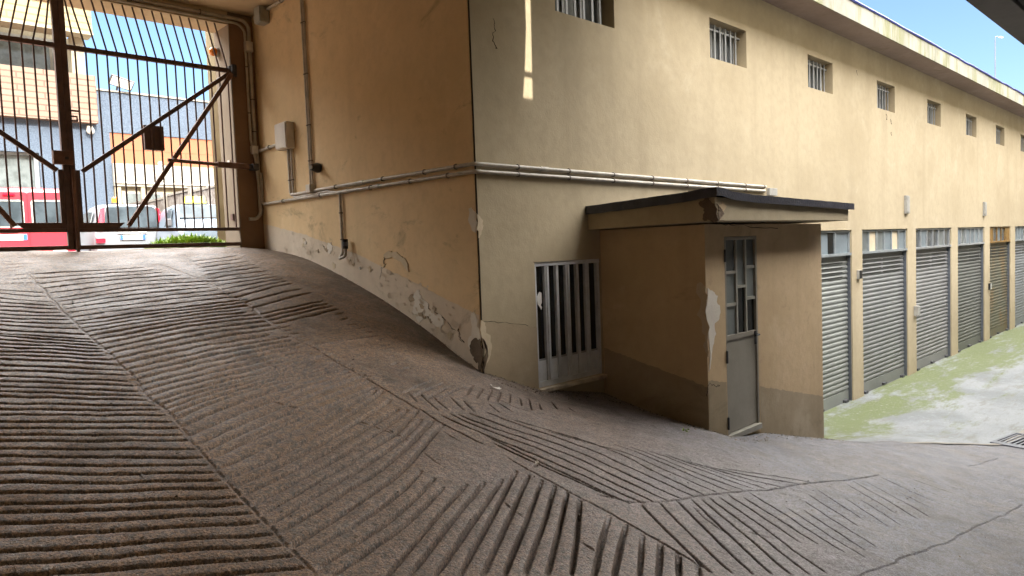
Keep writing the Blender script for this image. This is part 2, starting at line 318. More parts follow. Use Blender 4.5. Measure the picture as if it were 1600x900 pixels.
GROOVES=[(0.45,[(-0.034,6.791),(0.812,6.089),(0.923,5.997),(1.041,5.918)]),(0.45,[(-0.01,6.74),(0.798,5.993),(0.914,5.887),(1.036,5.795)]),(0.45,[(0.006,6.642),(0.778,5.858),(0.9,5.735),(1.028,5.628)]),(1.0,[(-0.039,6.499),(0.761,5.744),(0.888,5.624),(1.023,5.521)]),(1.0,[(-0.083,6.358),(0.745,5.633),(0.878,5.517),(1.018,5.418)]),(1.0,[(-0.131,6.198),(0.727,5.509),(0.866,5.398),(1.012,5.303)]),(1.0,[(-0.171,6.064),(0.712,5.408),(0.857,5.3),(1.011,5.208)]),(1.0,[(-0.208,5.934),(0.698,5.31),(0.85,5.204),(1.012,5.115)]),(1.0,[(-0.2,5.884),(0.686,5.231),(0.846,5.114),(1.014,5.013)]),(1.0,[(-0.195,5.817),(0.673,5.14),(0.841,5.009),(1.019,4.895)]),(1.0,[(-0.194,5.736),(0.658,5.039),(0.836,4.893),(1.024,4.765)]),(1.0,[(-0.195,5.665),(0.645,4.955),(0.832,4.798),(1.029,4.659)]),(1.0,[(-0.197,5.618),(0.637,4.901),(0.829,4.737),(1.031,4.592)]),(1.0,[(-0.234,5.508),(0.626,4.823),(0.821,4.667),(1.028,4.53)]),(1.0,[(-0.269,5.402),(0.615,4.747),(0.814,4.599),(1.025,4.469)]),(1.0,[(-0.299,5.305),(0.604,4.678),(0.807,4.538),(1.022,4.414)]),(1.0,[(-0.332,5.197),(0.593,4.602),(0.801,4.469),(1.021,4.352)]),(1.0,[(-0.351,5.112),(0.582,4.529),(0.8,4.394),(1.031,4.275)]),(1.0,[(-0.368,5.027),(0.572,4.456),(0.799,4.318),(1.041,4.197)]),(1.0,[(-0.387,4.928),(0.558,4.365),(0.79,4.226),(1.039,4.104)]),(1.0,[(-0.4,4.848),(0.547,4.289),(0.781,4.151),(1.032,4.029)]),(1.0,[(-0.417,4.75),(0.533,4.196),(0.769,4.059),(1.022,3.938)]),(1.0,[(-0.438,4.661),(0.523,4.124),(0.762,3.991),(1.02,3.873)]),(1.0,[(-0.461,4.559),(0.511,4.042),(0.755,3.912),(1.02,3.797)]),(1.0,[(-0.479,4.472),(0.5,3.972),(0.749,3.845),(1.02,3.732)]),(1.0,[(-0.497,4.389),(0.49,3.904),(0.745,3.779),(1.022,3.668)]),(1.0,[(-0.522,4.275),(0.477,3.814),(0.739,3.692),(1.028,3.585)]),(1.0,[(-0.54,4.188),(0.466,3.743),(0.735,3.624),(1.032,3.519)]),(1.0,[(-0.556,4.104),(0.456,3.675),(0.731,3.558),(1.035,3.455)]),(1.0,[(-0.576,4.003),(0.444,3.59),(0.725,3.476),(1.039,3.375)]),(1.0,[(-0.589,3.924),(0.433,3.517),(0.719,3.403),(1.039,3.302)]),(1.0,[(-0.602,3.845),(0.422,3.443),(0.71,3.329),(1.034,3.228)]),(1.0,[(-0.613,3.777),(0.412,3.378),(0.704,3.264),(1.033,3.163)]),(1.0,[(-0.618,3.715),(0.401,3.303),(0.699,3.182),(1.035,3.073)]),(1.0,[(-0.623,3.657),(0.391,3.231),(0.691,3.105),(1.029,2.99)]),(1.0,[(-0.642,3.561),(0.379,3.151),(0.68,3.029),(1.022,2.919)]),(1.0,[(-0.658,3.47),(0.368,3.074),(0.671,2.957),(1.018,2.849)]),(1.0,[(-0.674,3.385),(0.357,3.001),(0.665,2.886),(1.019,2.78)]),(1.0,[(-0.69,3.296),(0.346,2.926),(0.658,2.814),(1.02,2.712)]),(1.0,[(-0.707,3.202),(0.334,2.845),(0.655,2.735),(1.03,2.633)]),(1.0,[(-0.718,3.134),(0.326,2.787),(0.649,2.679),(1.029,2.578)]),(1.0,[(-0.732,3.05),(0.315,2.712),(0.642,2.606),(1.028,2.506)]),(1.0,[(-0.745,2.969),(0.304,2.637),(0.635,2.533),(1.028,2.433)]),(1.0,[(-0.76,2.877),(0.291,2.551),(0.627,2.447),(1.03,2.346)]),(1.0,[(-0.769,2.81),(0.281,2.483),(0.622,2.377),(1.032,2.272)]),(1.0,[(-0.776,2.752),(0.271,2.416),(0.616,2.305),(1.033,2.194)]),(1,[(-0.776,2.674),(0.271,2.338),(0.616,2.227),(1.033,2.116)]),(1,[(-0.776,2.596),(0.271,2.26),(0.616,2.149),(1.033,2.038)]),(1,[(-0.776,2.518),(0.271,2.182),(0.616,2.071),(1.033,1.96)]),(1,[(-0.776,2.44),(0.271,2.104),(0.616,1.993),(1.033,1.882)]),(1,[(-0.776,2.362),(0.271,2.026),(0.616,1.915),(1.033,1.804)]),(1,[(-0.776,2.284),(0.271,1.948),(0.616,1.837),(1.033,1.726)]),(1,[(-0.776,2.206),(0.271,1.87),(0.616,1.759),(1.033,1.648)]),(1,[(-0.776,2.128),(0.271,1.792),(0.616,1.681),(1.033,1.57)]),(0.22,[(0.983,7.239),(1.18,7.26)]),(0.22,[(0.962,7.097),(1.119,7.114)]),(0.22,[(0.942,6.964),(1.169,6.952)]),(0.22,[(0.92,6.811),(1.082,6.814)]),(0.22,[(0.898,6.668),(1.035,6.674)]),(0.22,[(0.878,6.533),(1.09,6.507)]),(0.22,[(0.859,6.405),(1.186,6.327)]),(0.22,[(0.841,6.283),(1.134,6.213)]),(0.7,[(1.051,6.498),(1.254,6.506),(1.457,6.498),(1.66,6.481),(1.863,6.464)]),(0.7,[(1.054,6.345),(1.273,6.364),(1.493,6.367),(1.713,6.348),(1.916,6.332)]),(0.7,[(1.057,6.191),(1.292,6.222),(1.528,6.235),(1.766,6.216),(1.914,6.204)]),(0.7,[(1.06,6.038),(1.311,6.08),(1.564,6.103),(1.819,6.083),(2.022,6.067)]),(0.7,[(1.062,5.885),(1.33,5.938),(1.599,5.971),(1.872,5.95),(2.049,5.936)]),(0.7,[(1.065,5.731),(1.349,5.796),(1.634,5.84),(1.925,5.817),(2.215,5.795)]),(0.7,[(1.063,5.621),(1.347,5.683),(1.633,5.726),(1.923,5.713),(2.095,5.705)]),(0.7,[(1.061,5.51),(1.345,5.569),(1.631,5.613),(1.921,5.609),(2.083,5.607)]),(0.7,[(1.059,5.399),(1.344,5.456),(1.63,5.5),(1.919,5.505),(2.098,5.508)]),(0.7,[(1.056,5.288),(1.342,5.342),(1.628,5.387),(1.917,5.401),(2.21,5.415)]),(0.7,[(1.054,5.177),(1.34,5.229),(1.627,5.274),(1.916,5.297),(2.192,5.319)]),(1.0,[(1.052,5.067),(1.338,5.115),(1.625,5.161),(1.914,5.193),(2.203,5.225)]),(1.0,[(1.051,4.982),(1.335,5.039),(1.619,5.092),(1.906,5.127),(2.178,5.157)]),(1.0,[(1.05,4.898),(1.331,4.962),(1.612,5.023),(1.898,5.06),(2.168,5.091)]),(1.0,[(1.049,4.814),(1.327,4.885),(1.606,4.955),(1.891,4.994),(2.064,5.013)]),(1.0,[(1.048,4.729),(1.324,4.808),(1.599,4.886),(1.883,4.927),(2.074,4.949)]),(1.0,[(1.047,4.645),(1.32,4.732),(1.593,4.818),(1.875,4.861),(2.116,4.888)]),(1.0,[(1.047,4.561),(1.317,4.655),(1.586,4.749),(1.868,4.794),(2.152,4.827)]),(1.0,[(1.044,4.468),(1.315,4.566),(1.586,4.663),(1.869,4.712),(2.126,4.746)]),(1.0,[(1.042,4.375),(1.313,4.478),(1.585,4.578),(1.87,4.629),(2.148,4.672)]),(1.0,[(1.04,4.282),(1.312,4.389),(1.585,4.492),(1.871,4.547),(2.154,4.596)]),(1.0,[(1.038,4.19),(1.31,4.301),(1.584,4.406),(1.872,4.464),(2.03,4.495)]),(1.0,[(1.035,4.097),(1.308,4.212),(1.583,4.321),(1.873,4.382),(2.163,4.443)]),(1.0,[(1.039,4.022),(1.313,4.142),(1.592,4.248),(1.883,4.316),(2.125,4.375)]),(1.0,[(1.042,3.948),(1.317,4.072),(1.6,4.176),(1.892,4.251),(2.145,4.32)]),(1.0,[(1.045,3.873),(1.321,4.002),(1.608,4.104),(1.902,4.185),(2.128,4.254)]),(1.0,[(1.048,3.799),(1.326,3.932),(1.617,4.032),(1.911,4.12),(2.085,4.178)]),(1.0,[(1.052,3.724),(1.33,3.862),(1.625,3.959),(1.921,4.054),(2.143,4.135)]),(1.0,[(1.055,3.65),(1.334,3.792),(1.633,3.887),(1.93,3.989),(2.222,4.104)]),(1.0,[(1.06,3.589),(1.339,3.74),(1.637,3.849),(1.938,3.947),(2.103,4.004)]),(1.0,[(1.065,3.528),(1.344,3.688),(1.64,3.811),(1.946,3.905),(2.258,3.997)]),(1.0,[(1.07,3.468),(1.348,3.636),(1.643,3.772),(1.954,3.863),(2.262,3.94)]),(1.0,[(1.075,3.407),(1.353,3.584),(1.646,3.734),(1.962,3.821),(2.285,3.888)]),(1.0,[(1.071,3.311),(1.358,3.49),(1.656,3.648),(1.971,3.762),(2.23,3.836)]),(1.0,[(1.067,3.215),(1.362,3.396),(1.666,3.563),(1.981,3.703),(2.196,3.782)]),(1.0,[(1.062,3.119),(1.367,3.302),(1.677,3.477),(1.99,3.644),(2.314,3.789)]),(1.0,[(1.064,3.046),(1.369,3.221),(1.676,3.393),(1.986,3.558),(2.304,3.709)]),(1.0,[(1.065,2.973),(1.37,3.141),(1.675,3.31),(1.983,3.471),(2.293,3.63)]),(1.0,[(1.052,2.876),(1.374,3.041),(1.686,3.224),(1.995,3.412),(2.245,3.567)]),(1.0,[(1.04,2.779),(1.378,2.941),(1.698,3.138),(2.006,3.352),(2.31,3.574)]),(1.0,[(1.047,2.709),(1.367,2.866),(1.673,3.048),(1.969,3.245),(2.262,3.438)]),(1.0,[(1.055,2.639),(1.356,2.79),(1.647,2.958),(1.932,3.138),(2.223,3.307)]),(1.0,[(1.055,2.561),(1.373,2.729),(1.686,2.906),(1.993,3.094),(2.276,3.295)]),(1.0,[(1.054,2.482),(1.389,2.668),(1.725,2.854),(2.055,3.049),(2.348,3.297)]),(1.0,[(1.057,2.413),(1.393,2.597),(1.73,2.781),(2.051,2.989),(2.284,3.176)]),(1.0,[(1.06,2.344),(1.397,2.526),(1.735,2.708),(2.048,2.928),(2.352,3.161)]),(1.0,[(1.053,2.246),(1.404,2.434),(1.752,2.625),(2.067,2.867),(2.383,3.108)]),(0.9,[(1.062,2.182),(1.275,2.283),(1.488,2.384),(1.693,2.5),(1.884,2.638)]),(0.9,[(1.068,2.099),(1.284,2.198),(1.499,2.297),(1.698,2.426),(1.896,2.557)]),(0.9,[(1.085,2.047),(1.294,2.135),(1.498,2.231),(1.689,2.352),(1.88,2.473)]),(0.9,[(1.253,1.978),(1.443,2.105),(1.632,2.232),(1.824,2.354),(2.017,2.477)]),(1.0,[(1.33,1.956),(1.528,2.087),(1.727,2.219),(1.927,2.348),(2.126,2.478)]),(1.0,[(1.413,1.923),(1.62,2.062),(1.827,2.201),(2.034,2.34),(2.242,2.479)]),(1.0,[(1.494,1.891),(1.719,2.053),(1.944,2.215),(2.169,2.377),(2.394,2.54)]),(1.0,[(1.572,1.86),(1.786,2.016),(1.999,2.173),(2.213,2.328),(2.427,2.483)]),(1.0,[(1.649,1.83),(1.85,1.977),(2.051,2.124),(2.253,2.272),(2.454,2.42)]),(1.0,[(1.716,1.794),(1.904,1.931),(2.093,2.068),(2.28,2.208),(2.467,2.347)]),(1.0,[(1.807,1.767),(1.975,1.894),(2.143,2.02),(2.311,2.147),(2.479,2.274)]),(1.0,[(1.894,1.732),(2.042,1.845),(2.191,1.957),(2.335,2.075),(2.478,2.193)]),(1.0,[(1.976,1.69),(2.104,1.778),(2.232,1.866),(2.363,1.949),(2.495,2.03)]),(1.0,[(2.057,1.658),(2.167,1.729),(2.277,1.8),(2.388,1.87),(2.5,1.939)]),(1.0,[(2.157,1.618),(2.241,1.673),(2.326,1.728),(2.409,1.785),(2.492,1.842)]),(1.0,[(2.237,1.586),(2.307,1.629),(2.376,1.673),(2.444,1.718),(2.513,1.763)]),(1.0,[(2.326,1.551),(2.372,1.581),(2.417,1.611),(2.463,1.64),(2.509,1.67)]),(1,[(2.423,1.513),(2.445,1.533),(2.467,1.552),(2.491,1.57),(2.515,1.588)]),(0.5,[(2.303,6.595),(2.482,6.641),(2.649,6.718),(2.812,6.805)]),(0.5,[(2.276,6.432),(2.457,6.486),(2.63,6.562),(2.8,6.645)]),(0.5,[(2.248,6.269),(2.432,6.331),(2.611,6.406),(2.788,6.485)]),(0.5,[(2.221,6.106),(2.407,6.177),(2.592,6.25),(2.776,6.326)]),(0.5,[(2.198,5.994),(2.39,6.054),(2.579,6.119),(2.768,6.188)]),(0.5,[(2.176,5.882),(2.373,5.931),(2.567,5.988),(2.759,6.051)]),(0.5,[(2.154,5.771),(2.356,5.808),(2.554,5.857),(2.751,5.914)]),(0.5,[(2.15,5.651),(2.355,5.704),(2.556,5.769),(2.755,5.84)]),(0.5,[(2.146,5.531),(2.354,5.6),(2.558,5.68),(2.76,5.767)]),(0.5,[(2.142,5.411),(2.353,5.497),(2.559,5.592),(2.764,5.693)]),(0.85,[(2.138,5.291),(2.352,5.393),(2.561,5.504),(2.768,5.619)]),(0.85,[(2.148,5.156),(2.359,5.25),(2.567,5.348),(2.773,5.452)]),(0.85,[(2.159,5.028),(2.369,5.128),(2.58,5.229),(2.789,5.331)]),(0.85,[(2.164,4.895),(2.369,4.969),(2.573,5.046),(2.776,5.123)]),(0.85,[(2.165,4.826),(2.374,4.909),(2.583,4.991),(2.792,5.072)]),(0.85,[(2.165,4.757),(2.378,4.848),(2.593,4.936),(2.808,5.021)]),(0.85,[(2.172,4.684),(2.387,4.77),(2.6,4.86),(2.812,4.952)]),(0.7,[(2.179,4.612),(2.244,4.636)]),(0.7,[(2.733,4.843),(2.816,4.883)]),(0.7,[(2.177,4.544),(2.241,4.564)]),(0.7,[(2.719,4.733),(2.801,4.766)]),(0.7,[(2.176,4.477),(2.238,4.491)]),(0.7,[(2.705,4.623),(2.785,4.65)]),(0.7,[(2.188,4.412),(2.252,4.427)]),(0.7,[(2.738,4.557),(2.822,4.583)]),(0.7,[(2.2,4.346),(2.266,4.362)]),(0.7,[(2.771,4.491),(2.859,4.515)]),(0.85,[(2.211,4.257),(2.427,4.315),(2.642,4.379),(2.855,4.448)]),(0.7,[(2.222,4.168),(2.285,4.187)]),(0.7,[(2.769,4.349),(2.852,4.38)]),(0.7,[(2.247,4.109),(2.307,4.125)]),(0.7,[(2.763,4.267),(2.842,4.294)]),(0.7,[(2.272,4.049),(2.328,4.064)]),(0.7,[(2.757,4.185),(2.831,4.207)]),(0.7,[(2.271,3.935),(2.32,3.949)]),(0.7,[(2.693,4.071),(2.757,4.093)]),(0.7,[(2.271,3.82),(2.312,3.835)]),(0.7,[(2.629,3.956),(2.683,3.979)]),(0.7,[(2.291,3.752),(2.335,3.767)]),(0.7,[(2.673,3.883),(2.732,3.903)]),(0.6,[(2.529,2.849),(2.638,2.443),(2.706,2.158)]),(0.6,[(2.559,2.944),(2.666,2.468),(2.739,2.093)]),(0.6,[(2.463,3.221),(2.705,2.642),(2.825,2.079)]),(0.6,[(2.54,3.235),(2.818,2.652),(2.908,2.073)]),(0.6,[(2.596,3.233),(2.923,2.7),(3.016,2.07)]),(0.6,[(2.691,3.241),(3.027,2.744),(3.133,2.065)]),(0.6,[(2.834,3.252),(3.138,2.792),(3.26,2.06)]),(0.6,[(2.956,3.153),(3.317,2.793),(3.35,2.056)]),(0.4,[(3.073,2.993),(3.419,2.626),(3.477,2.052)]),(0.4,[(3.458,2.755),(3.552,2.395),(3.609,2.048)]),(0.4,[(3.545,2.696),(3.638,2.361),(3.736,2.037)]),(0.4,[(3.629,2.635),(3.75,2.342),(3.855,2.019)]),(0.4,[(3.716,2.551),(3.838,2.306),(3.978,2.001)]),(0.4,[(3.787,2.457),(3.946,2.236),(4.148,1.981)]),(0.4,[(3.871,2.371),(4.05,2.206),(4.357,1.975)]),(0.4,[(4.007,2.315),(4.218,2.163),(4.536,1.97)]),(0.55,[(2.412,3.524),(2.777,3.712)]),(0.55,[(2.456,3.469),(2.855,3.691)]),(0.55,[(2.513,3.431),(2.895,3.647)]),(0.55,[(2.585,3.413),(2.944,3.614)]),(0.55,[(2.448,3.523),(2.422,3.398)]),(0.55,[(2.52,3.504),(2.489,3.29)]),(0.55,[(2.581,3.458),(2.563,3.287)]),(0.55,[(2.716,3.452),(2.679,3.286)]),(0.55,[(2.782,3.408),(2.748,3.259)]),(0.55,[(3.099,3.679),(2.883,3.491)]),(0.55,[(3.143,3.637),(2.926,3.447)]),(0.55,[(3.223,3.635),(3.01,3.437)]),(0.55,[(3.294,3.621),(3.092,3.427)]),(0.55,[(3.377,3.612),(3.19,3.422)]),(0.55,[(3.418,3.558),(3.277,3.396)]),(0.55,[(3.53,3.581),(3.303,3.325)]),(0.55,[(3.558,3.508),(3.43,3.359)]),(0.55,[(3.811,3.621),(3.672,3.44)]),(0.55,[(3.898,3.534),(3.811,3.394)]),(0.55,[(3.073,3.395),(3.064,3.265)]),(0.55,[(2.964,3.374),(2.936,3.247)]),(0.599,[(2.797,2.078),(2.641,1.789),(2.492,1.508)]),(0.459,[(2.937,2.065),(2.755,1.759),(2.587,1.467)]),(0.512,[(3.076,2.051),(2.872,1.732),(2.683,1.427)]),(0.445,[(3.194,2.038),(2.982,1.707),(2.78,1.388)]),(0.437,[(3.268,2.026),(3.08,1.694),(2.88,1.35)]),(0.577,[(3.342,2.015),(3.163,1.666),(2.981,1.313)]),(0.375,[(3.432,2.013),(3.25,1.639),(3.086,1.284)]),(0.508,[(3.53,2.016),(3.422,1.764),(3.302,1.501)]),(0.47,[(3.6,1.953),(3.49,1.697),(3.395,1.456)]),(0.314,[(3.739,1.993),(3.602,1.68),(3.445,1.348)]),(0.229,[(3.763,1.793),(3.621,1.519),(3.502,1.269)]),(0.313,[(3.851,1.722),(3.738,1.516),(3.631,1.315)]),(0.217,[(4.046,1.811),(3.895,1.553),(3.754,1.305)]),(0.315,[(4.22,1.854),(4.104,1.667),(3.993,1.485)]),(0.214,[(4.397,1.877),(4.268,1.685),(4.162,1.515)]),(0.204,[(4.48,1.752),(4.362,1.581),(4.253,1.419)]),(0.2,[(4.604,1.695),(4.492,1.54),(4.393,1.399)]),(0.211,[(4.921,1.925),(4.758,1.698),(4.586,1.463)]),(0.32,[(5.071,1.92),(4.866,1.646),(4.674,1.383)]),(0.244,[(5.204,1.891),(5.027,1.639),(4.838,1.375)]),(0.245,[(5.234,1.673),(5.144,1.525),(5.066,1.39)]),(0.306,[(5.515,1.883),(5.398,1.638),(5.292,1.405)]),(0.225,[(5.624,1.689),(5.574,1.524),(5.546,1.381)]),(0.303,[(5.824,1.802),(5.82,1.611),(5.828,1.434)]),(0.264,[(5.985,1.806),(6.045,1.641),(6.084,1.455)])]
SEAMS=[(0.5,[(1.059,6.543),(1.056,5.86),(1.027,5.276),(1.029,5.013),(1.046,4.586),(1.066,4.337),(1.063,4.099),(1.051,3.847),(1.059,3.683),(1.068,3.496),(1.061,3.312),(1.054,3.17),(1.048,3.023),(1.036,2.858),(1.037,2.7),(1.052,2.608),(1.046,2.465),(1.048,2.32),(1.05,2.186),(1.054,2.064)]),(0.5,[(2.005,6.592),(2.124,5.825),(2.141,5.308),(2.176,5.166),(2.151,4.897),(2.137,4.669),(2.153,4.468),(2.193,4.324),(2.216,4.158),(2.262,3.85),(2.295,3.723),(2.294,3.584),(2.347,3.419),(2.348,3.28)]),(0.6,[(2.366,3.322),(2.406,3.207),(2.379,3.059),(2.417,2.974),(2.449,2.842)]),(0.6,[(2.473,2.698),(2.486,2.523),(2.488,2.392),(2.494,2.271),(2.515,2.13),(2.547,2.041),(2.512,1.948),(2.531,1.867),(2.522,1.76),(2.494,1.629),(2.514,1.521)]),(0.9,[(2.636,2.21),(2.725,2.083),(2.941,2.065),(3.103,2.057),(3.33,2.044),(3.526,2.041),(3.777,2.019),(4.034,1.988),(4.373,1.982),(4.822,1.962),(5.6,1.92)]),(0.35,[(3.141,1.2),(3.681,1.191),(4.296,1.161),(5.293,1.136),(6.253,1.145)]),(0.4,[(2.822,3.61),(3.142,3.597),(3.106,3.309),(3.348,3.256),(3.839,3.284)]),(0.45,[(1.802,4.181),(1.793,4.075),(1.826,3.977),(1.846,3.875)]),(0.45,[(1.547,3.543),(1.604,3.481),(1.645,3.422),(1.69,3.373)]),(0.45,[(1.852,3.703),(1.863,3.592),(1.902,3.49)]),(0.45,[(1.915,3.411),(1.922,3.326),(1.925,3.26)]),(0.45,[(1.864,3.229),(1.923,3.172),(1.977,3.078),(2.017,3.01)]),(0.45,[(1.996,3.106),(2.037,3.023),(2.033,2.917)]),(0.45,[(2.027,2.809),(2.036,2.729),(2.026,2.648)]),(0.45,[(2.084,2.314),(2.099,2.261),(2.113,2.202),(2.072,2.13)]),(0.45,[(2.145,1.933),(2.157,1.884),(2.158,1.818),(2.157,1.774)]),(0.45,[(3.092,1.704),(3.147,1.653),(3.201,1.582)]),(0.45,[(3.103,1.981),(2.981,1.798),(2.981,1.696)]),(0.45,[(2.315,3.033),(2.329,2.889)]),(0.45,[(7.288,1.761),(8.219,1.71)]),(0.45,[(5.808,2.767),(5.994,2.598),(6.025,2.448)])]
PATCH={'corner_hi_A':[(4.088,0.317),(4.058,0.324),(4.03,0.294),(4.016,0.283),(4.018,0.13),(4.061,0.151),(4.088,0.206)],'corner_hi_B':[(3.467,0.278),(3.503,0.249),(3.528,0.22),(3.532,0.182),(3.511,0.148),(3.489,0.096),(3.476,0.091),(3.479,0.144),(3.461,0.158)],'corner_lo_A':[(4.109,-0.482),(4.085,-0.466),(4.057,-0.489),(4.037,-0.527),(4.021,-0.624),(4.017,-0.682),(4.068,-0.676),(4.115,-0.699),(4.141,-0.755),(4.163,-0.732),(4.151,-0.671),(4.109,-0.61),(4.113,-0.556)],'corner_lo_B':[(3.468,-0.525),(3.505,-0.568),(3.514,-0.628),(3.558,-0.667),(3.568,-0.732),(3.551,-0.804),(3.522,-0.849),(3.495,-0.87),(3.495,-0.747),(3.473,-0.672)],'hole_A':[(4.123,-0.699),(4.075,-0.666),(4.023,-0.668),(4.012,-0.721),(4.014,-0.868),(4.025,-0.937),(4.039,-0.929),(4.049,-0.846),(4.092,-0.811),(4.135,-0.775),(4.14,-0.73)],'hole_B':[(3.471,-0.662),(3.492,-0.688),(3.496,-0.723),(3.499,-0.787),(3.483,-0.849),(3.466,-0.924),(3.456,-0.942)],'peel_mid':[(4.856,-0.366),(4.807,-0.322),(4.764,-0.348),(4.732,-0.389),(4.663,-0.409),(4.65,-0.461),(4.566,-0.489),(4.483,-0.507),(4.455,-0.588),(4.515,-0.602),(4.607,-0.58),(4.673,-0.536),(4.742,-0.518),(4.804,-0.515),(4.875,-0.496),(4.834,-0.435)],'peel_mid_dark':[(4.785,-0.498),(4.721,-0.485),(4.654,-0.525),(4.588,-0.564),(4.624,-0.581),(4.691,-0.547),(4.769,-0.53)],'peel_up':[(6.231,0.131),(6.169,0.135),(6.136,0.091),(6.165,0.048),(6.23,0.024),(6.262,0.075)],'peel_curve':[(5.268,-0.008),(5.147,0.012),(4.997,-0.03),(4.908,-0.091),(4.895,-0.161),(4.949,-0.134),(5.0,-0.073),(5.131,-0.027),(5.241,-0.042)],'hut_L':[(3.031,-0.334),(3.002,-0.319),(2.974,-0.334),(2.952,-0.374),(2.949,-0.465),(2.947,-0.616),(2.942,-0.844),(2.944,-0.92),(2.97,-0.846),(2.987,-0.822),(2.967,-0.739),(2.994,-0.669),(2.999,-0.618),(3.038,-0.579)],'hut_F':[(4.933,-0.365),(4.994,-0.39),(5.051,-0.43),(5.08,-0.437),(5.058,-0.482),(5.106,-0.522),(5.092,-0.624),(5.022,-0.653),(5.038,-0.742),(4.985,-0.829),(4.962,-0.928),(4.939,-1.007),(4.919,-1.03),(4.923,-0.719)],'roof_L':[(2.899,0.295),(2.866,0.307),(2.811,0.313),(2.764,0.281),(2.749,0.223),(2.757,0.142),(2.794,0.149),(2.837,0.156),(2.863,0.206),(2.851,0.248)],'roof_F':[(4.762,0.281),(4.789,0.262),(4.777,0.209),(4.794,0.176),(4.774,0.142),(4.756,0.138)],'arrow':[(4.808,0.277),(4.845,0.277),(4.837,0.306),(4.91,0.259),(4.842,0.205),(4.853,0.239),(4.806,0.238)],'dado_A':[(7.731,0.404),(7.216,0.315),(6.652,0.216),(6.147,0.103),(5.691,0.001),(5.278,-0.12),(4.9,-0.226),(4.554,-0.333),(4.236,-0.427),(4.101,-0.471),(4.013,-0.497)]}
PEB = [(0.884, 2.22, 0.0035), (1.057, 2.655, 0.0047), (1.099, 4.896, 0.004), (0.891, 4.591, 0.0049), (1.339, 2.044, 0.005), (1.425, 1.953, 0.0028), (1.594, 1.878, 0.0026), (0.884, 2.216, 0.0058), (1.69, 2.229, 0.0035), (2.177, 2.667, 0.0034), (2.571, 2.56, 0.0065), (3.101, 2.576, 0.0044), (3.883, 3.049, 0.0058), (4.103, 2.941, 0.0044), (3.772, 2.608, 0.0051), (3.456, 2.419, 0.0031), (1.806, 2.199, 0.005), (2.443, 2.458, 0.006), (1.863, 1.774, 0.0046), (3.059, 1.673, 0.0055), (4.036, 1.659, 0.0052), (3.582, 1.336, 0.0028), (4.191, 1.043, 0.0055), (4.792, 1.06, 0.0049), (2.874, 4.757, 0.0037), (3.365, 4.777, 0.0026), (3.094, 4.893, 0.006), (0.588, 2.325, 0.0044), (0.698, 2.356, 0.0054), (0.862, 2.622, 0.006), (2.33, 2.244, 0.0054), (2.343, 2.08, 0.0062), (4.039, 1.832, 0.0041), (3.767, 3.166, 0.0057), (4.137, 3.055, 0.0043), (4.015, 3.105, 0.0062), (1.607, 2.943, 0.006), (1.245, 2.657, 0.0029), (1.552, 2.396, 0.003), (1.587, 2.071, 0.0034), (4.623, 1.494, 0.0064), (4.08, 1.163, 0.0042), (8.715, 1.986, 0.005)]
SCR = [(3.286, 3.671), (2.567, 2.561)]
# ------------------------------------------------------------------ ground: heights surveyed along the walls (X, Y, Z)
CP = np.array(CPDATA)
def U_(r2): return np.where(r2 > 1e-12, r2*np.log(np.maximum(r2, 1e-12))*.5, 0)
_n = len(CP); _d = CP[:,None,:2]-CP[None,:,:2]
_K = U_((_d**2).sum(-1))+np.eye(_n)*.02; _P = np.c_[np.ones(_n), CP[:,:2]]
_W = np.linalg.solve(np.block([[_K,_P],[_P.T,np.zeros((3,3))]]), np.r_[CP[:,2],0,0,0])
def hraw(x, y):
    x = np.asarray(x, float); y = np.asarray(y, float); sh = x.shape; x = x.ravel(); y = y.ravel(); o = np.zeros_like(x)
    for i in range(_n): o += _W[i]*U_((x-CP[i,0])**2+(y-CP[i,1])**2)
    return (o+_W[-3]+_W[-2]*x+_W[-1]*y).reshape(sh)
def sst(a, b, t): t = np.clip((t-a)/(b-a), 0, 1); return t*t*(3-2*t)
def h(x, y):
    x = np.asarray(x, float); y = np.asarray(y, float)
    z = hraw(np.clip(x,-1,9.6), np.clip(y,-2,8.3))
    t = sst(8.9,9.6,x)*(1-sst(7,8.3,y)); z = z*(1-t)-2.42*t
    t = sst(8.0,10.3,y); return z*(1-t)-.175*t
def axis(segs, lo, hi):
    a = [np.arange(s, e, d) for s, e, d in segs]
    return np.r_[lo, np.concatenate(a), segs[-1][1], hi]
XA = axis([(0,4.9,.0044),(4.9,7.4,.012),(7.4,10,.06),(10,30,.6)], [-700,-250,-100,-40,-16,-8,-4,-2.4,-1.4,-.8,-.4,-.2,-.08], [36,60,120,300,700])
YA = axis([(.7,4.2,.0042),(4.2,6,.007),(6,8.4,.011),(8.4,11,.1)], [-700,-250,-100,-40,-16,-8,-5,-3,-2,-1.2,-.6,-.2,.1,.3,.45,.55,.63], [12,14,17,21,26,40,80,200,700])
gx = np.r_[XA[XA < 0], np.arange(0,10.01,.08), XA[XA > 10.01]]; gy = np.r_[YA[YA < .7], np.arange(.7,11.01,.08), YA[YA > 11.01]]
gz = h(*np.meshgrid(gx, gy, indexing='ij'))
def bil(Z, ax, ay, x, y):                            # bilinear resample of a coarse grid on new axes
    i = np.clip(np.searchsorted(ax, x)-1, 0, len(ax)-2); j = np.clip(np.searchsorted(ay, y)-1, 0, len(ay)-2)
    u = ((x-ax[i])/(ax[i+1]-ax[i]))[:,None]; v = ((y-ay[j])/(ay[j+1]-ay[j]))[None]
    I, J = i[:,None], j[None]
    return Z[I,J]*(1-u)*(1-v)+Z[I+1,J]*u*(1-v)+Z[I,J+1]*(1-u)*v+Z[I+1,J+1]*u*v
GZ = bil(gz, gx, gy, XA, YA)
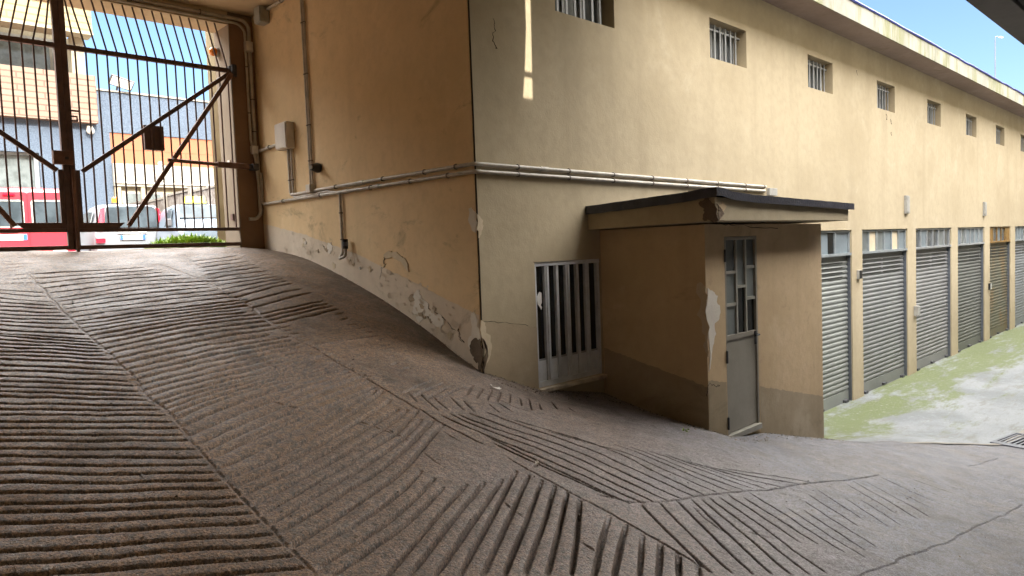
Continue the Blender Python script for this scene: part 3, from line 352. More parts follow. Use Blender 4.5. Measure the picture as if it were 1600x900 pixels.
# hand-trowelled unevenness
for stp, amp in ((.45,.005),(.13,.002),(.04,.0012)):
    nx = np.arange(-1, 11, stp); ny = np.arange(-1, 12, stp)
    r = np.random.normal(size=(len(nx), len(ny)))*amp
    w = bil(r, nx, ny, np.clip(XA,-.9,9.5), np.clip(YA,-.9,10.5))
    fx = ((XA > -1) & (XA < 9)).astype(float)[:,None]; fy = ((YA > -1) & (YA < 10)).astype(float)[None]
    GZ += w*fx*fy
GZ += np.random.normal(size=GZ.shape)*.0006*(((XA > -.1) & (XA < 7.4)).astype(float)[:,None])*(((YA > .6) & (YA < 8.4)).astype(float)[None])
CUT = np.zeros_like(GZ)
def carve(pts, depth, hw, wob=.006, taper=.08, ridge=0.):
    p = np.array(pts, float)
    if len(p) > 2:                                   # smooth the traced line
        s = np.r_[0, np.cumsum(np.linalg.norm(np.diff(p, axis=0), axis=1))]
    else: s = np.r_[0, np.linalg.norm(p[1]-p[0])]
    L = s[-1]; n = max(3, int(L/.045)); t = np.linspace(0, L, n)
    q = np.c_[np.interp(t, s, p[:,0]), np.interp(t, s, p[:,1])]
    for _ in range(14): q[1:-1] = q[1:-1]*.5+(q[:-2]+q[2:])*.25
    wv = np.convolve(np.random.normal(size=n+8), np.ones(5)/5, 'same')[4:-4]*wob
    tg = np.gradient(q, axis=0); tg /= np.linalg.norm(tg, axis=1)[:,None]+1e-9
    q += np.c_[-tg[:,1], tg[:,0]]*wv[:,None]
    dv = depth*np.clip(np.minimum(t, L-t)/taper, .15, 1)*np.clip(.92+np.convolve(np.random.normal(size=n+12), np.ones(9)/9, 'same')[6:-6]*.4, .5, 1.1)
    hv = hw*np.clip(1+np.convolve(np.random.normal(size=n+12), np.ones(7)/7, 'same')[6:-6]*.2, .8, 1.2)
    for k in range(n-1):
        a, b = q[k], q[k+1]; m = hw*4.2
        i0, i1 = np.searchsorted(XA, min(a[0],b[0])-m), np.searchsorted(XA, max(a[0],b[0])+m)
        j0, j1 = np.searchsorted(YA, min(a[1],b[1])-m), np.searchsorted(YA, max(a[1],b[1])+m)
        if i1 <= i0 or j1 <= j0: continue
        X, Y = XA[i0:i1,None], YA[None,j0:j1]; dx, dy = b-a; ll = dx*dx+dy*dy+1e-12
        u = np.clip(((X-a[0])*dx+(Y-a[1])*dy)/ll, 0, 1)
        d = np.hypot(X-a[0]-u*dx, Y-a[1]-u*dy); D = dv[k]*(1-u)+dv[k+1]*u; H = hv[k]
        c = D*(1-sst(.66*H, 1.12*H, d))+np.minimum(.0035, D*.1)*(1-sst(0, 3.0*H, d))
        CUT[i0:i1,j0:j1] = np.maximum(CUT[i0:i1,j0:j1], c)
for k_, (dpt, pts) in enumerate(GROOVES): carve(pts, .004+(.044 if k_ < 62 else .050)*dpt, .0026+(.0080 if k_ < 62 else .0084)*dpt, wob=.002)
for dpt, pts in SEAMS: carve(pts, .016*dpt, .0075, wob=.012, taper=.02)
GZ -= CUT
nX, nY = len(XA), len(YA)
V = np.empty((nX, nY, 3), np.float32); V[:,:,0] = XA[:,None]; V[:,:,1] = YA[None]; V[:,:,2] = GZ; V *= S
idx = np.arange(nX*nY, dtype=np.int32).reshape(nX, nY)
Q = np.stack([idx[:-1,:-1], idx[1:,:-1], idx[1:,1:], idx[:-1,1:]], -1).reshape(-1, 4)
me = bpy.data.meshes.new('ground'); nq = len(Q)
me.vertices.add(nX*nY); me.vertices.foreach_set('co', V.ravel())
me.loops.add(nq*4); me.loops.foreach_set('vertex_index', Q.ravel())
me.polygons.add(nq); me.polygons.foreach_set('loop_start', np.arange(0, nq*4, 4, dtype=np.int32)); me.polygons.foreach_set('loop_total', np.full(nq, 4, np.int32))
me.polygons.foreach_set('use_smooth', np.ones(nq, bool)); me.update(calc_edges=True)
me.materials.append(M['pave'])
ground = bpy.data.objects.new('ground', me); COL.objects.link(ground); tag(ground, kind='structure', label='grooved concrete ramp running down from the gate to the yard')
def H(x, y): return float(h(x, y))

def sheet(name, xs, ys, lift, m, x_of=None):        # a thin paving sheet that follows the ground
    b = MB(); nx, ny = len(xs), len(ys)
    P = [(x, y) for x in xs for y in ys]
    if x_of: P = [x_of(x, y) for x, y in P]
    zz = h(np.array([p[0] for p in P]), np.array([p[1] for p in P]))
    b.add([(p[0], p[1], z+lift) for p, z in zip(P, zz)], [(i*ny+j, (i+1)*ny+j, (i+1)*ny+j+1, i*ny+j+1) for i in range(nx-1) for j in range(ny-1)])
    return b.build(name, m, smooth=True, recalc=False)
def yard_xy(x, t):                                  # t from 0 (near edge) to 1 (garage fronts)
    near = np.interp(x, [6.9,7.07,9.45,12,40], [3.0,2.93,1.93,1.75,1.6]); return (x, near+(4.05-near)*t+(.018*math.sin(x*7.3)+.012*math.sin(x*19.1+1)+.01*math.sin(x*43))*(1-t)**6)
tag(sheet('yard_paving', list(np.r_[np.arange(7.06,10,.08), np.arange(10,34,.4)]), list(np.linspace(0,1,24)), .006, M['yard'], yard_xy), kind='structure', label='pale mossy concrete yard in front of the garages')
# concrete strip along the near edge of the yard
def strip_xy(x, t):
    near = np.interp(x, [6.9,7.07,9.45,12,40], [3.0,2.93,1.93,1.75,1.6]); return (x, near-.09+.085*t)
M['strip'] = simple('grey_kerb_concrete', (.25,.23,.20), .9, 0, .3, 6, .004)
tag(sheet('yard_edging', list(np.r_[np.arange(8.0,10,.08), np.arange(10,34,.4)]), [0,.5,1], .010, M['strip'], strip_xy), kind='structure', label='grey concrete edging strip between ramp and yard')
# ------------------------------------------------------------------ garage building
XC, YB = 3.472, 4.003            # passage wall plane, facade plane
ZR = 2.80; ZCEIL = 2.665
gb = thing('garage_building', (XC, YB, -2.42), 'long yellow plastered garage building with a row of small barred windows above roller shutters', 'building')
O = (XC, YB, -2.42)
def part(mb, name, m, parent=None, off=O, **k): return mb.build(name, m, parent or gb, off, **k)
XEND = 32.0
wins = [(4.42,5.21)]+[(x, x+.79) for x in (6.845,9.25,11.70,14.14,16.60,19.02,21.48)]
WZ = (1.955, 2.375)
doors = [(8.60,10.64),(11.04,13.05),(13.48,15.57),(16.00,18.02),(18.47,20.43),(20.90,22.93)]
DZ = (-2.6, .09)
lat = (4.068, 4.90, -1.147, -.115)
holes = [(a, b, *WZ, .16) for a, b in wins]+[(a, b, *DZ, .09) for a, b in doors]+[(lat[0], lat[1], lat[2], lat[3], .07)]
def holed_wall(b, holes, x0, x1, z0, z1, Y):
    xs = sorted({x0, x1, *[v for q in holes for v in q[:2]]}); zs = sorted({z0, z1, *[v for q in holes for v in q[2:4]]})
    for i in range(len(xs)-1):
        for k in range(len(zs)-1):
            cx, cz = (xs[i]+xs[i+1])/2, (zs[k]+zs[k+1])/2
            if any(q[0] < cx < q[1] and q[2] < cz < q[3] for q in holes): continue
            b.add([(xs[i],Y,zs[k]),(xs[i+1],Y,zs[k]),(xs[i+1],Y,zs[k+1]),(xs[i],Y,zs[k+1])], [(0,1,2,3)])
    for a, c, z, w, dp in holes:
        b.add([(a,Y,z),(a,Y,w),(a,Y+dp,w),(a,Y+dp,z)], [(0,1,2,3)]); b.add([(c,Y,z),(c,Y+dp,z),(c,Y+dp,w),(c,Y,w)], [(0,1,2,3)])
        b.add([(a,Y,w),(c,Y,w),(c,Y+dp,w),(a,Y+dp,w)], [(0,1,2,3)]); b.add([(a,Y,z),(a,Y+dp,z),(c,Y+dp,z),(c,Y,z)], [(0,1,2,3)])
b = MB(); holed_wall(b, holes, XC+.012, XEND, -3.2, ZR+.05, YB)
b.add([(XEND,YB,-3.2),(XEND,8.1,-3.2),(XEND,8.1,3.05),(XEND,YB,3.05)], [(0,1,2,3)]); b.add([(XC,9,-3.2),(XEND,8.1,-3.2),(XEND,8.1,3.05),(XC,9,3.05)], [(3,2,1,0)])
part(b, 'facade_wall', M['plaster'], recalc=False)
b = MB(); b.box(XC, XC+.3, YB+.012, 8.058, -2.2, ZR+.05); part(b, 'passage_wall', M['plaster_side'])
b = MB(); b.box(XC+.006, XC+.05, YB+.004, YB+.03, -2.0, ZR); part(b, 'joint', M['sealant'])
# pillar, lintel, ceiling, roof
b = MB(); b.box(3.2, XC-.002, 7.65, 8.06, -.6, ZCEIL+.05); part(b, 'pillar', M['reveal'], bevel=.006)
b = MB(); b.box(3.206, XC-.004, 7.646, 7.6495, -.6, 2.60); part(b, 'brown_front', M['pillar_brown'])  # thin, darker brown sheet over the pillar's front face
b = MB(); b.box(-.35, 3.196, 7.652, 8.02, 2.53, ZCEIL+.05); b.box(-.65, -.05, 7.66, 8.05, -.6, 2.52); part(b, 'lintel', M['ceiling'])
b = MB()
slab = [(-1.0,-3.0),(3.985,-3.0),(3.985,1.47),(4.0,1.8),(4.045,2.3),(4.07,2.7),(4.08,4.0),(3.6,4.0),(3.6,8.1),(-1.0,8.1)]
b.prism([(x, y, ZCEIL) for x, y in slab], (0,0,0), (0,0,.30))
shade_slab = [(4.115,1.47),(4.13,2.6),(4.135,4.0),(5.3,4.0),(5.3,-3.0),(3.987,-3.0),(3.987,1.47)]  # corner slab added out of view for shade; its slit shapes the sun stripe
b.prism([(x, y, ZCEIL+.004) for x, y in shade_slab], (0,0,0), (0,0,.30))
b.box(3.95, 4.2, 1.695, 1.735, ZCEIL+.31, ZCEIL+.33); b.box(3.95, 4.2, 3.62, 4.0, ZCEIL+.301, ZCEIL+.36)  # strips added across the slit to break and end the sun stripe
part(b, 'ceiling', M['ceiling'])
b = MB(); b.box(-1.0, -.70, -3.0, 7.64, -2, ZCEIL); part(b, 'left_wall', M['plaster_side'])
b = MB(); b.box(-.69, 3.3, -3.0, -2.7, -2.4, ZCEIL-.002); part(b, 'back_light_stop', M['concrete_dark'])  # unseen wall added to cut the light from behind the camera
# cornice, fascia, membrane
b = MB(); b.box(5.32, XEND+.3, 3.62, YB+.6, ZR, ZR+.17); part(b, 'soffit', M['soffit'])
b = MB(); zs = []
n = 60
for i in range(n):
    x0 = 5.32+(XEND+.3-5.32)*i/n; x1 = 5.32+(XEND+.3-5.32)*(i+1)/n
    b.box(x0, x1, 3.598, 3.616, ZR-.012, ZR+.225)
part(b, 'fascia', M['fascia'])
b = MB(); pts = []
xx = 5.3
while xx < XEND: pts.append((xx, 3.60+random.uniform(-.006,.006), ZR+.243+random.uniform(-.008,.008))); xx += random.uniform(.25,.6)
b.tube(pts, .022, 6); b.box(5.3, XEND, 3.60, 9.1, ZR+.20, ZR+.235)
b.box(XC, 5.29, 4.01, 9.1, 2.97, 3.0); part(b, 'roof_membrane', M['gutter'])
# small barred windows
def make_window(i, a, c):
    z0, z1 = WZ; y = YB+.155
    fr = MB()
    t = .022
    fr.box(a, a+t, y-.03, y, z0, z1); fr.box(c-t-.06, c-.06, y-.03, y, z0, z1); fr.box(a+t, c-t-.06, y-.03, y, z1-t, z1); fr.box(a+t, c-t-.06, y-.03, y, z0, z0+t)
    for k in (1, 2): xm = a+(c-a-.08)*k/3; fr.box(xm-.014, xm+.014, y-.034, y-.002, z0+t, z1-t)
    f = part(fr, 'window', M['alu'])
    p = MB(); p.box(a-.02, c+.02, y+.003, y+.02, z0-.02, z1+.02); p.build('pane', M['grey_glass'], f, O)
    g = MB(); nb = 6
    for k in range(nb):
        xm = a+.05+(c-a-.10)*(k+.5)/nb+random.uniform(-.006,.006)
        g.box(xm-.013, xm+.013, YB+.07, YB+.078, z0+.004, z1-.02)
    g.box(a+.002, c-.002, YB+.079, YB+.086, z1-.085, z1-.065)
    g.build('grille', M['alu'], f, O)
for i, (a, c) in enumerate(wins): make_window(i, a, c)
# roller shutters and their glazed transoms
SM = ['shut_pale','shut_grey','shut_silver','shut_dark','shut_rust','shut_blue']
SL = ['pale grey-green roller shutter', 'mid grey roller shutter', 'silver grey roller shutter', 'dark grey-green roller shutter', 'rusty olive roller shutter with ochre transom frame', 'bluish pale roller shutter']
for i, (a, c) in enumerate(doors):
    y = YB+.075; zb = -2.42; zt = -.275
    s_ = MB(); z = zb+.17; rows = []
    prof = []                                       # convex slats
    pitch = .068
    k = 0
    while z+pitch < zt-.004:
        perf = z > zt-.42
        rows += [(z, .0), (z+.009, -.003), (z+.023, -.013), (z+.043, -.014), (z+.057, -.007), (z+.062, .003)]
        z += pitch
    rows = [(zb-.05, -.012), (zb+.165, -.012), (zb+.167, .004)]+rows+[(zt+.02, .004)]
    s_.add([(x, y+dy, zz) for zz, dy in rows for x in (a+.012, c-.012)], [(2*j, 2*j+1, 2*j+3, 2*j+2) for j in range(len(rows)-1)])
    sh = part(s_, 'roller_shutter', M[SM[i]], recalc=False); sh['label'] = SL[i]
    v = MB(); z = zb+.17
    while z+pitch < zt-.004:
        if z > zt-.40:
            for (u0, u1) in ((.03,.46),(.52,.90)): v.box(a+(c-a)*u0, a+(c-a)*u1, y-.020, y-.0155, z+.024, z+.042)
        z += pitch
    v.build('vent_slot', M['black'], sh, O)
    for q0, q1 in ((a, a+.012), (c-.012, c)): gr = MB(); gr.box(q0, q1, YB+.02, YB+.085, zb-.05, zt+.01); gr.build('guide_rail', M['steel'], sh, O)
    bt = MB(); bt.box((a+c)/2-.06, (a+c)/2+.06, y-.05, y-.0125, zb+.02, zb+.05); bt.build('handle', M['bumper'], sh, O)
    for xx in (a+.18, c-.18): bt = MB(); bt.box(xx-.05, xx+.05, y-.06, y-.0125, zb+.003, zb+.045); bt.build('lock', M['bumper'], sh, O)
    rust = i == 4
    fm = M['rust_frame'] if rust else (M['frame_blue'] if i in (0,1,5) else M['alu'])
    t_ = MB(); z0, z1 = zt, .088; y0, y1 = YB+.022, YB+.068
    t_.box(a+.002, c-.002, y0-.02, y1, z0, z0+.035); t_.box(a+.002, c-.002, y0, y1, z1-.03, z1-.002)
    nb = [4,6,6,6,5,6][i]
    edges = np.linspace(a+.002, c-.032, nb+1)
    for e in edges: t_.box(e, e+.028, y0+.002, y1-.002, z0+.035, z1-.03)
    if rust:
        t_.box(a+.03, a+.36, y0+.006, y1-.004, z0+.036, z1-.031); t_.box(c-.42, c-.03, y0+.006, y1-.004, z0+.036, z1-.031)
    tr = part(t_, 'transom', fm);
    if rust: tr['label'] = 'ochre rusted transom frame with narrow middle panes'
    for k in range(nb):
        p = MB(); p.box(edges[k]+.029, edges[k+1]-.001, y1-.022, y1-.012, z0+.036, z1-.031)
        r = random.random()
        mt = 'grey_glass' if r < .25 else ('blue_glass' if (r < .6 or i == 0) else 'frost_glass')
        if i == 0: mt = ['frost_glass','frost_glass','blue_glass','blue_glass'][k]
        if i == 1 and k in (1,4): mt = 'cream_patch'
        p.build('pane', M[mt], tr, O)
    if i == 0:
        p = MB(); p.box(edges[3]-.20, edges[3]-.01, y1-.028, y1-.0225, z0+.037, z1-.032); p.build('pane', M['dark_glass'], tr, O)
# lattice door (metal frame, narrow dark panes, kick panels)
a, c, z0, z1 = lat; y = YB+.03
d = MB(); t = .03
d.box(a, c, y-.02, y+.03, z1-.035, z1-.002); d.box(a, a+t, y-.015, y+.03, z0, z1-.036); d.box(c-t, c, y-.015, y+.03, z0, z1-.036); d.box(a+t, c-t, y-.012, y+.03, z0+.001, z0+.045)
door = part(d, 'barred_door', M['alu_light']); door['label'] = 'silver-grey metal door of tall narrow panes with kick panels'
d = MB(); d.box(a+t, c-t, y+.002, y+.012, z0+.046, z0+.215); d.build('kick_panel', M['alu_light'], door, O)
cols = [.0,.165,.33,.50,.665,.83,1.0]; W_ = c-a-2*t
d = MB()
for k in range(1, 6):
    xm = a+t+W_*cols[k]; hw = .025 if k in (1,3,5) else .015
    d.box(xm-hw, xm+hw, y-.012, y+.016, z0+.046, z1-.036);
    if k in (1,3,5): d.box(xm-hw*.28, xm+hw*.28, y-.020, y-.0125, z0+.05, z1-.04)
d.build('mullion', M['alu_light'], door, O)
d = MB(); d.box(a+t, c-t, y+.004, y+.011, z0+.215, z0+.23); d.build('mid_rail', M['alu'], door, O)
d = MB(); d.box(a+t-.01, c-t+.01, y+.018, y+.026, z0+.217, z1-.03); d.build('pane', M['dark_glass'], door, O)
d = MB(); d.prism([(a+.045,y-.002,-.40),(a+.075,y-.002,-.36),(a+.10,y-.002,-.37),(a+.10,y-.002,-.45),(a+.085,y-.002,-.47),(a+.10,y-.002,-.49),(a+.09,y-.002,-.51),(a+.07,y-.002,-.48),(a+.05,y-.002,-.46)], (0,0,0), (0,.004,0)); d.build('paper_remnant', M['paper'], door, O)
b = MB(); b.box(a-.02, c+.004, YB-.045, YB+.06, z0-.035, z0-.002); part(b, 'sill', M['sill'], bevel=.005)
# painted dado strips (their own paint coat, 3 mm proud)
def dado_A():
    tops = PATCH['dado_A']; ys = np.linspace(7.648, 4.02, 60); tp = sorted(tops); b = MB()
    zt = np.interp(ys, [p[0] for p in tp], [p[1] for p in tp])+np.random.normal(size=60)*.004
    vs = []
    for yy, z in zip(ys, zt): zb = H(3.46, yy)-.12; vs += [(XC-.0025, yy, zb), (XC-.0025, yy, z)]
    b.add(vs, [(2*i, 2*i+2, 2*i+3, 2*i+1) for i in range(59)]); return b
ob = part(dado_A(), 'painted_dado', M['dado'])
def flat_dado(plane, v, a0, a1, zt0, zt1, zb, m, n=40):
    b = MB(); vs = []
    for i in range(n+1):
        q = a0+(a1-a0)*i/n; z = zt0+(zt1-zt0)*i/n+random.gauss(0,.004)
        P = (lambda z_: (q, v, z_)) if plane == 'Y' else (lambda z_: (v, q, z_))
        vs += [P(zb), P(z)]
    b.add(vs, [(2*i, 2*i+2, 2*i+3, 2*i+1) for i in range(n)]); return b
part(flat_dado('Y', YB-.0025, XC+.014, 4.066, -.54, -.645, -1.6, M['dado']), 'painted_dado', M['dado_facade'])
# missing plaster: ragged patches
def ragged(poly, amp, it=2):
    p = [np.array(q, float) for q in poly]
    for _ in range(it):
        o = []
        for i in range(len(p)):
            a, b = p[i], p[(i+1) % len(p)]; m = (a+b)/2; d = b-a
            o += [a, m+np.array([-d[1], d[0]])*random.gauss(0, amp)]
        p = o
    return p
def patch(key, plane, v, m, parent, name='plaster_patch', proud=.004, amp=.11, off=O):
    b = MB(); p = ragged(PATCH[key], amp)
    if plane == 'X': poly = [(v-proud, q[0], q[1]) for q in p]; ex = (proud-.001, 0, 0)
    else: poly = [(q[0], v-proud, q[1]) for q in p]; ex = (0, proud-.001, 0)
    b.prism(poly, (0,0,0), ex); return b.build(name, m, parent, off)
for k in ('corner_hi_A','corner_lo_A'): patch(k, 'X', XC, M['white_patch'], gb, proud=.006)
for k in ('corner_hi_B','corner_lo_B'): patch(k, 'Y', YB, M['cream_patch'], gb, proud=.006)
patch('hole_A', 'X', XC, M['hole'], gb, 'crumbled_hole', .009, .2); patch('hole_B', 'Y', YB, M['hole'], gb, 'crumbled_hole', .009, .2)
patch('peel_mid', 'X', XC, M['white_patch'], gb, 'peeled_paint', .008, .22); patch('peel_mid_dark', 'X', XC, M['dado_hut'], gb, 'peeled_paint', .010, .3)
patch('peel_up', 'X', XC, M['white_patch'], gb, 'peeled_paint', .007, .2); patch('peel_curve', 'X', XC, M['cream_patch'], gb, 'peeled_paint', .008, .1)
for k in range(16):                                  # more bare spots along the peeling base
    yy = random.choice((random.uniform(4.15,5.3), random.uniform(4.3,7.0))); zl = np.interp(yy, [4.0,4.55,5.28,6.15,7.2], [-.5,-.333,-.12,.10,.31]); zg = H(3.46, yy)
    z = zg+.04+(zl-zg-.06)*random.random(); r = random.uniform(.018,.05); n = 9
    pol = [(yy+math.cos(6.283*i/n)*r*random.uniform(.5,1.5), z+math.sin(6.283*i/n)*r*random.uniform(.35,.9)) for i in range(n)]
    PATCH['tmp'] = pol; patch('tmp', 'X', XC, M[random.choice(('white_patch','cream_patch','dado_hut'))], gb, 'peeled_paint', random.uniform(.005,.009), .25)
b = MB()                                            # small paint flakes standing off the passage wall
for k in range(95):
    yy = random.choice((random.uniform(4.1,7.2), random.uniform(4.3,5.4))); zl = np.interp(yy, [4.0,4.55,5.28,6.15,7.2], [-.5,-.333,-.12,.10,.31]); zg = H(3.46, yy)
    z = zg+.03+(zl-zg)*random.random()**1.2*1.02; r = random.uniform(.006,.022)*(1.6 if random.random() < .15 else 1)
    n = random.randint(5,7); an = [random.uniform(0,.8)+2*math.pi*i/n for i in range(n)]
    tilt = random.uniform(.15,.6)
    poly = []
    for t in an:
        rr = r*random.uniform(.5,1.2); dy, dz = math.cos(t)*rr*random.uniform(.7,1.6), math.sin(t)*rr; poly.append((XC-.008-max(0,(dz+r))*tilt*.6, yy+dy, z+dz))
    b.add(poly, [tuple(range(n))])
ob = part(b, 'paint_flakes', M['dado']); ob['kind'] = 'stuff'
def crack(parent, pts, plane, v, w=.004, off=O):
    b = MB(); p = [np.array(q) for q in pts]; o = []
    for i in range(len(p)-1):
        for k in range(6): o.append(p[i]+(p[i+1]-p[i])*k/6+np.array([random.gauss(0,.007), random.gauss(0,.007)]))
    o.append(p[-1])
    if plane == 'X': q = [(v-.001, a_[0], a_[1]) for a_ in o]
    else: q = [(a_[0], v-.001, a_[1]) for a_ in o]
    b.tube(q, [w*random.uniform(.3,1) for _ in q], 5); return b.build('crack', M['sealant'], parent, off)
def A_(pts): return [onX(u, v, XC)[1:] for u, v in pts]
def B_(pts, y=YB): return [onY(u, v, y)[[0,2]] for u, v in pts]
crack(gb, A_([(600,412),(602,398),(612,394),(628,401),(637,412)]), 'X', XC, .006)
crack(gb, A_([(594,440),(597,420),(604,412)]), 'X', XC); crack(gb, A_([(668,480),(692,496),(716,520),(722,535)]), 'X', XC, .005)
crack(gb, A_([(505,382),(509,392)]), 'X', XC, .005); crack(gb, A_([(716,515),(720,528),(726,536)]), 'X', XC, .007)
for q in ([(1384,177),(1386,182),(1385,187)],[(1391,186),(1393,194)],[(1392,207),(1393,212)],[(1338,110),(1340,118)]): crack(gb, B_(q), 'Y', YB, .006)
crack(gb, B_([(771,30),(773,45),(770,60),(774,75)]), 'Y', YB, .003); crack(gb, B_([(755,502),(790,503),(836,511)]), 'Y', YB, .002)

# ------------------------------------------------------------------ hut in front of the facade
XH0, XH1, YH = 4.908, 7.07, 2.953
OH = (XH0, YH, -2.0)
hut = thing('entrance_hut', OH, 'small flat-roofed plaster hut with a narrow glazed door built against the facade', 'hut')
dx0, dx1, dzb, dzt = 5.20, 5.745, -1.64, .035
b = MB(); holed_wall(b, [(dx0, dx1, dzb, dzt, .06)], XH0, XH1, -2.8, .135, YH)
b.add([(XH0,YH,-2.8),(XH0,4.0,-2.8),(XH0,4.0,.135),(XH0,YH,.135)], [(3,2,1,0)]); b.add([(XH1,YH,-2.8),(XH1,4.0,-2.8),(XH1,4.0,.135),(XH1,YH,.135)], [(0,1,2,3)])
b.build('wall', M['plaster_hut'], hut, OH, recalc=False)
flat_dado('X', XH0-.0025, YH+.002, 3.99, -1.15, -.915, -2.6, None).build('painted_dado', M['dado_hut'], hut, OH)
flat_dado('Y', YH-.0025, dx1+.012, XH1-.001, -1.283, -1.60, -2.7, None).build('painted_dado', M['dado_hut'], hut, OH)
flat_dado('Y', YH-.0025, XH0+.001, dx0-.012, -1.10, -1.16, -2.6, None, 10).build('painted_dado', M['dado_hut'], hut, OH)
# roof slab, slightly sagging; bitumen felt on top, peeling at the corner
def loft4(b, c0, c1): b.add(list(c0)+list(c1), [(3,2,1,0),(4,5,6,7),(0,1,5,4),(1,2,6,5),(2,3,7,6),(3,0,4,7)])
rx0, rx1, ry = 4.747, 7.27, 2.762
b = MB(); loft4(b, [(rx0,ry,.150),(rx1,ry,.155),(rx1,4.0,.14),(rx0,4.0,.142)], [(rx0,ry,.333),(rx1,ry,.275),(rx1,4.0,.27),(rx0,4.0,.293)])
b.build('roof', M['plaster'], hut, OH, bevel=.006)
rf = hut.children[-1] if hut.children else None
rf = [o for o in bpy.data.objects if o.parent == hut and o.name.startswith('roof')][0]
f = MB(); nx, ny = 34, 18
top = lambda u, v: np.interp(u, [0,.02,.08,.22,.5,1], [.394,.394,.376,.357,.344,.322])*(1-v)+(.345-.03*u)*v
vs = []
for i in range(nx+1):
    for j in range(ny+1):
        u, v = i/nx, j/ny; x = rx0-.028+(rx1+.07-rx0+.028)*u; yy = ry-.03+(4.0-ry+.028)*v
        bump = random.gauss(0,.0012)+.014*math.exp(-((u-.02)**2/.0012+(v-.06)**2/.01))
        vs.append((x+random.gauss(0,.002)*(i in (0,nx)), yy+random.gauss(0,.001)*(j == 0), top(u, v)+bump))
N1 = (ny+1)
f.add(vs, [(i*N1+j, (i+1)*N1+j, (i+1)*N1+j+1, i*N1+j+1) for i in range(nx) for j in range(ny)])
def skirt(ids, th):                                 # the felt's hanging edge
    base = [vs[k] for k in ids]; low = [(p[0]+random.gauss(0,.001), p[1]+random.gauss(0,.001), p[2]-th*random.uniform(.97,1.04)) for p in base]
    n = len(base); f.add(base+low, [(i, i+1, n+i+1, n+i) for i in range(n-1)])
    inn = [(p[0]+(.03 if ids[0] == ids[-1] % N1 and False else 0), p[1], p[2]) for p in low]
skirt([i*N1 for i in range(nx+1)], .062); skirt(list(range(ny+1)), .075); skirt([nx*N1+j for j in range(ny+1)], .055)
f.build('roofing_felt', M['felt'], rf, OH, smooth=True, recalc=False)
patch('roof_L', 'X', rx0, M['hole'], rf, 'crumbled_corner', .006, .2, OH); patch('roof_F', 'Y', ry, M['hole'], rf, 'crumbled_corner', .006, .2, OH)
patch('arrow', 'Y', ry, M['plaster_hut'], rf, 'arrow_mark', .002, 0, OH)
patch('hut_L', 'X', XH0, M['cream_patch'], hut, 'plaster_patch', .004, .09, OH); patch('hut_F', 'Y', YH, M['white_patch'], hut, 'plaster_patch', .006, .09, OH)
crack(hut, B_([(1104,620),(1107,600),(1118,604),(1124,602)], YH), 'Y', YH, .005, OH); crack(hut, B_([(1100,345),(1125,350),(1150,352),(1215,357)], YH), 'Y', YH, .004, OH)
# its door
y = YH+.02; d = MB(); t = .028
d.box(dx0, dx0+t, y-.02, y+.025, dzb+.01, dzt-.002); d.box(dx1-t, dx1, y-.02, y+.025, dzb+.01, dzt-.002); d.box(dx0+t, dx1-t, y-.02, y+.025, dzt-.03, dzt-.002)
zm = -.80
d.box(dx0+t, dx1-t, y-.016, y+.022, zm-.02, zm+.02)
d.box(dx0+t, dx1-t, y-.006, y+.006, dzb+.045, zm-.021)
dr = d.build('door', M['grey_paint'], hut, OH, bevel=.003); dr['label'] = 'narrow grey metal door with staggered glass panes'
d = MB(); d.box(dx0+.004, dx1-.004, y-.045, y+.01, dzb-.004, dzb+.04); d.build('kick_rail', M['grey_trim'], dr, OH)
x1 = dx0+t+(dx1-dx0-2*t)*.36; x2 = dx0+t+(dx1-dx0-2*t)*.68; zt_ = dzt-.03; hh = zt_-(zm+.02)
d = MB()
for xm in (x1, x2): d.box(xm-.012, xm+.012, y-.014, y+.014, zm+.021, zt_-.001)
L3 = [zm+.02+hh*q for q in (.32,.66)]
for z in L3: d.box(dx0+t+.001, x1-.0125, y-.012, y+.012, z-.012, z+.012); d.box(x2+.0125, dx1-t-.001, y-.012, y+.012, z+.02, z+.044)
d.box(x1+.0125, x2-.0125, y-.012, y+.012, zm+.02+hh*.50-.012, zm+.02+hh*.50+.012)
d.build('glazing_bar', M['grey_trim'], dr, OH)
def pn(xa, xb, za, zb, m):
    q = MB(); q.box(xa, xb, y+.002, y+.008, za, zb); q.build('pane', M[m], dr, OH)
za = zm+.021
pn(dx0+t, x1-.013, za, L3[0]-.013, 'frost_glass'); pn(dx0+t, x1-.013, L3[0]+.013, L3[1]-.013, 'frost_glass'); pn(dx0+t, x1-.013, L3[1]+.013, zt_, 'grey_glass')
zc = zm+.02+hh*.5; pn(x1+.013, x2-.013, za, zc-.013, 'dark_glass'); pn(x1+.013, x2-.013, zc+.013, zt_, 'frost_glass')
pn(x2+.013, dx1-t, za, L3[0]+.019, 'dark_glass'); pn(x2+.013, dx1-t, L3[0]+.045, L3[1]+.019, 'frost_glass'); pn(x2+.013, dx1-t, L3[1]+.045, zt_, 'grey_glass')
d = MB(); d.box(dx1-.07, dx1-.045, y-.03, y-.0205, zm-.10, zm+.015); d.tube([(dx1-.057,y-.03,zm-.015),(dx1-.057,y-.06,zm-.015),(dx1-.12,y-.062,zm-.018)], .008, 8); d.build('handle', M['black'], dr, OH)
for z in (-.12, -.95, -1.5): d = MB(); d.tube([(dx0-.004, y-.03, z-.05),(dx0-.004, y-.03, z+.05)], .009, 8); d.build('hinge', M['bumper'], dr, OH)
b = MB(); b.box(dx0+.03, dx1, YH+.01, YH+.3, -2.2, dzb-.03); b.build('threshold', M['dado_hut'], hut, OH)
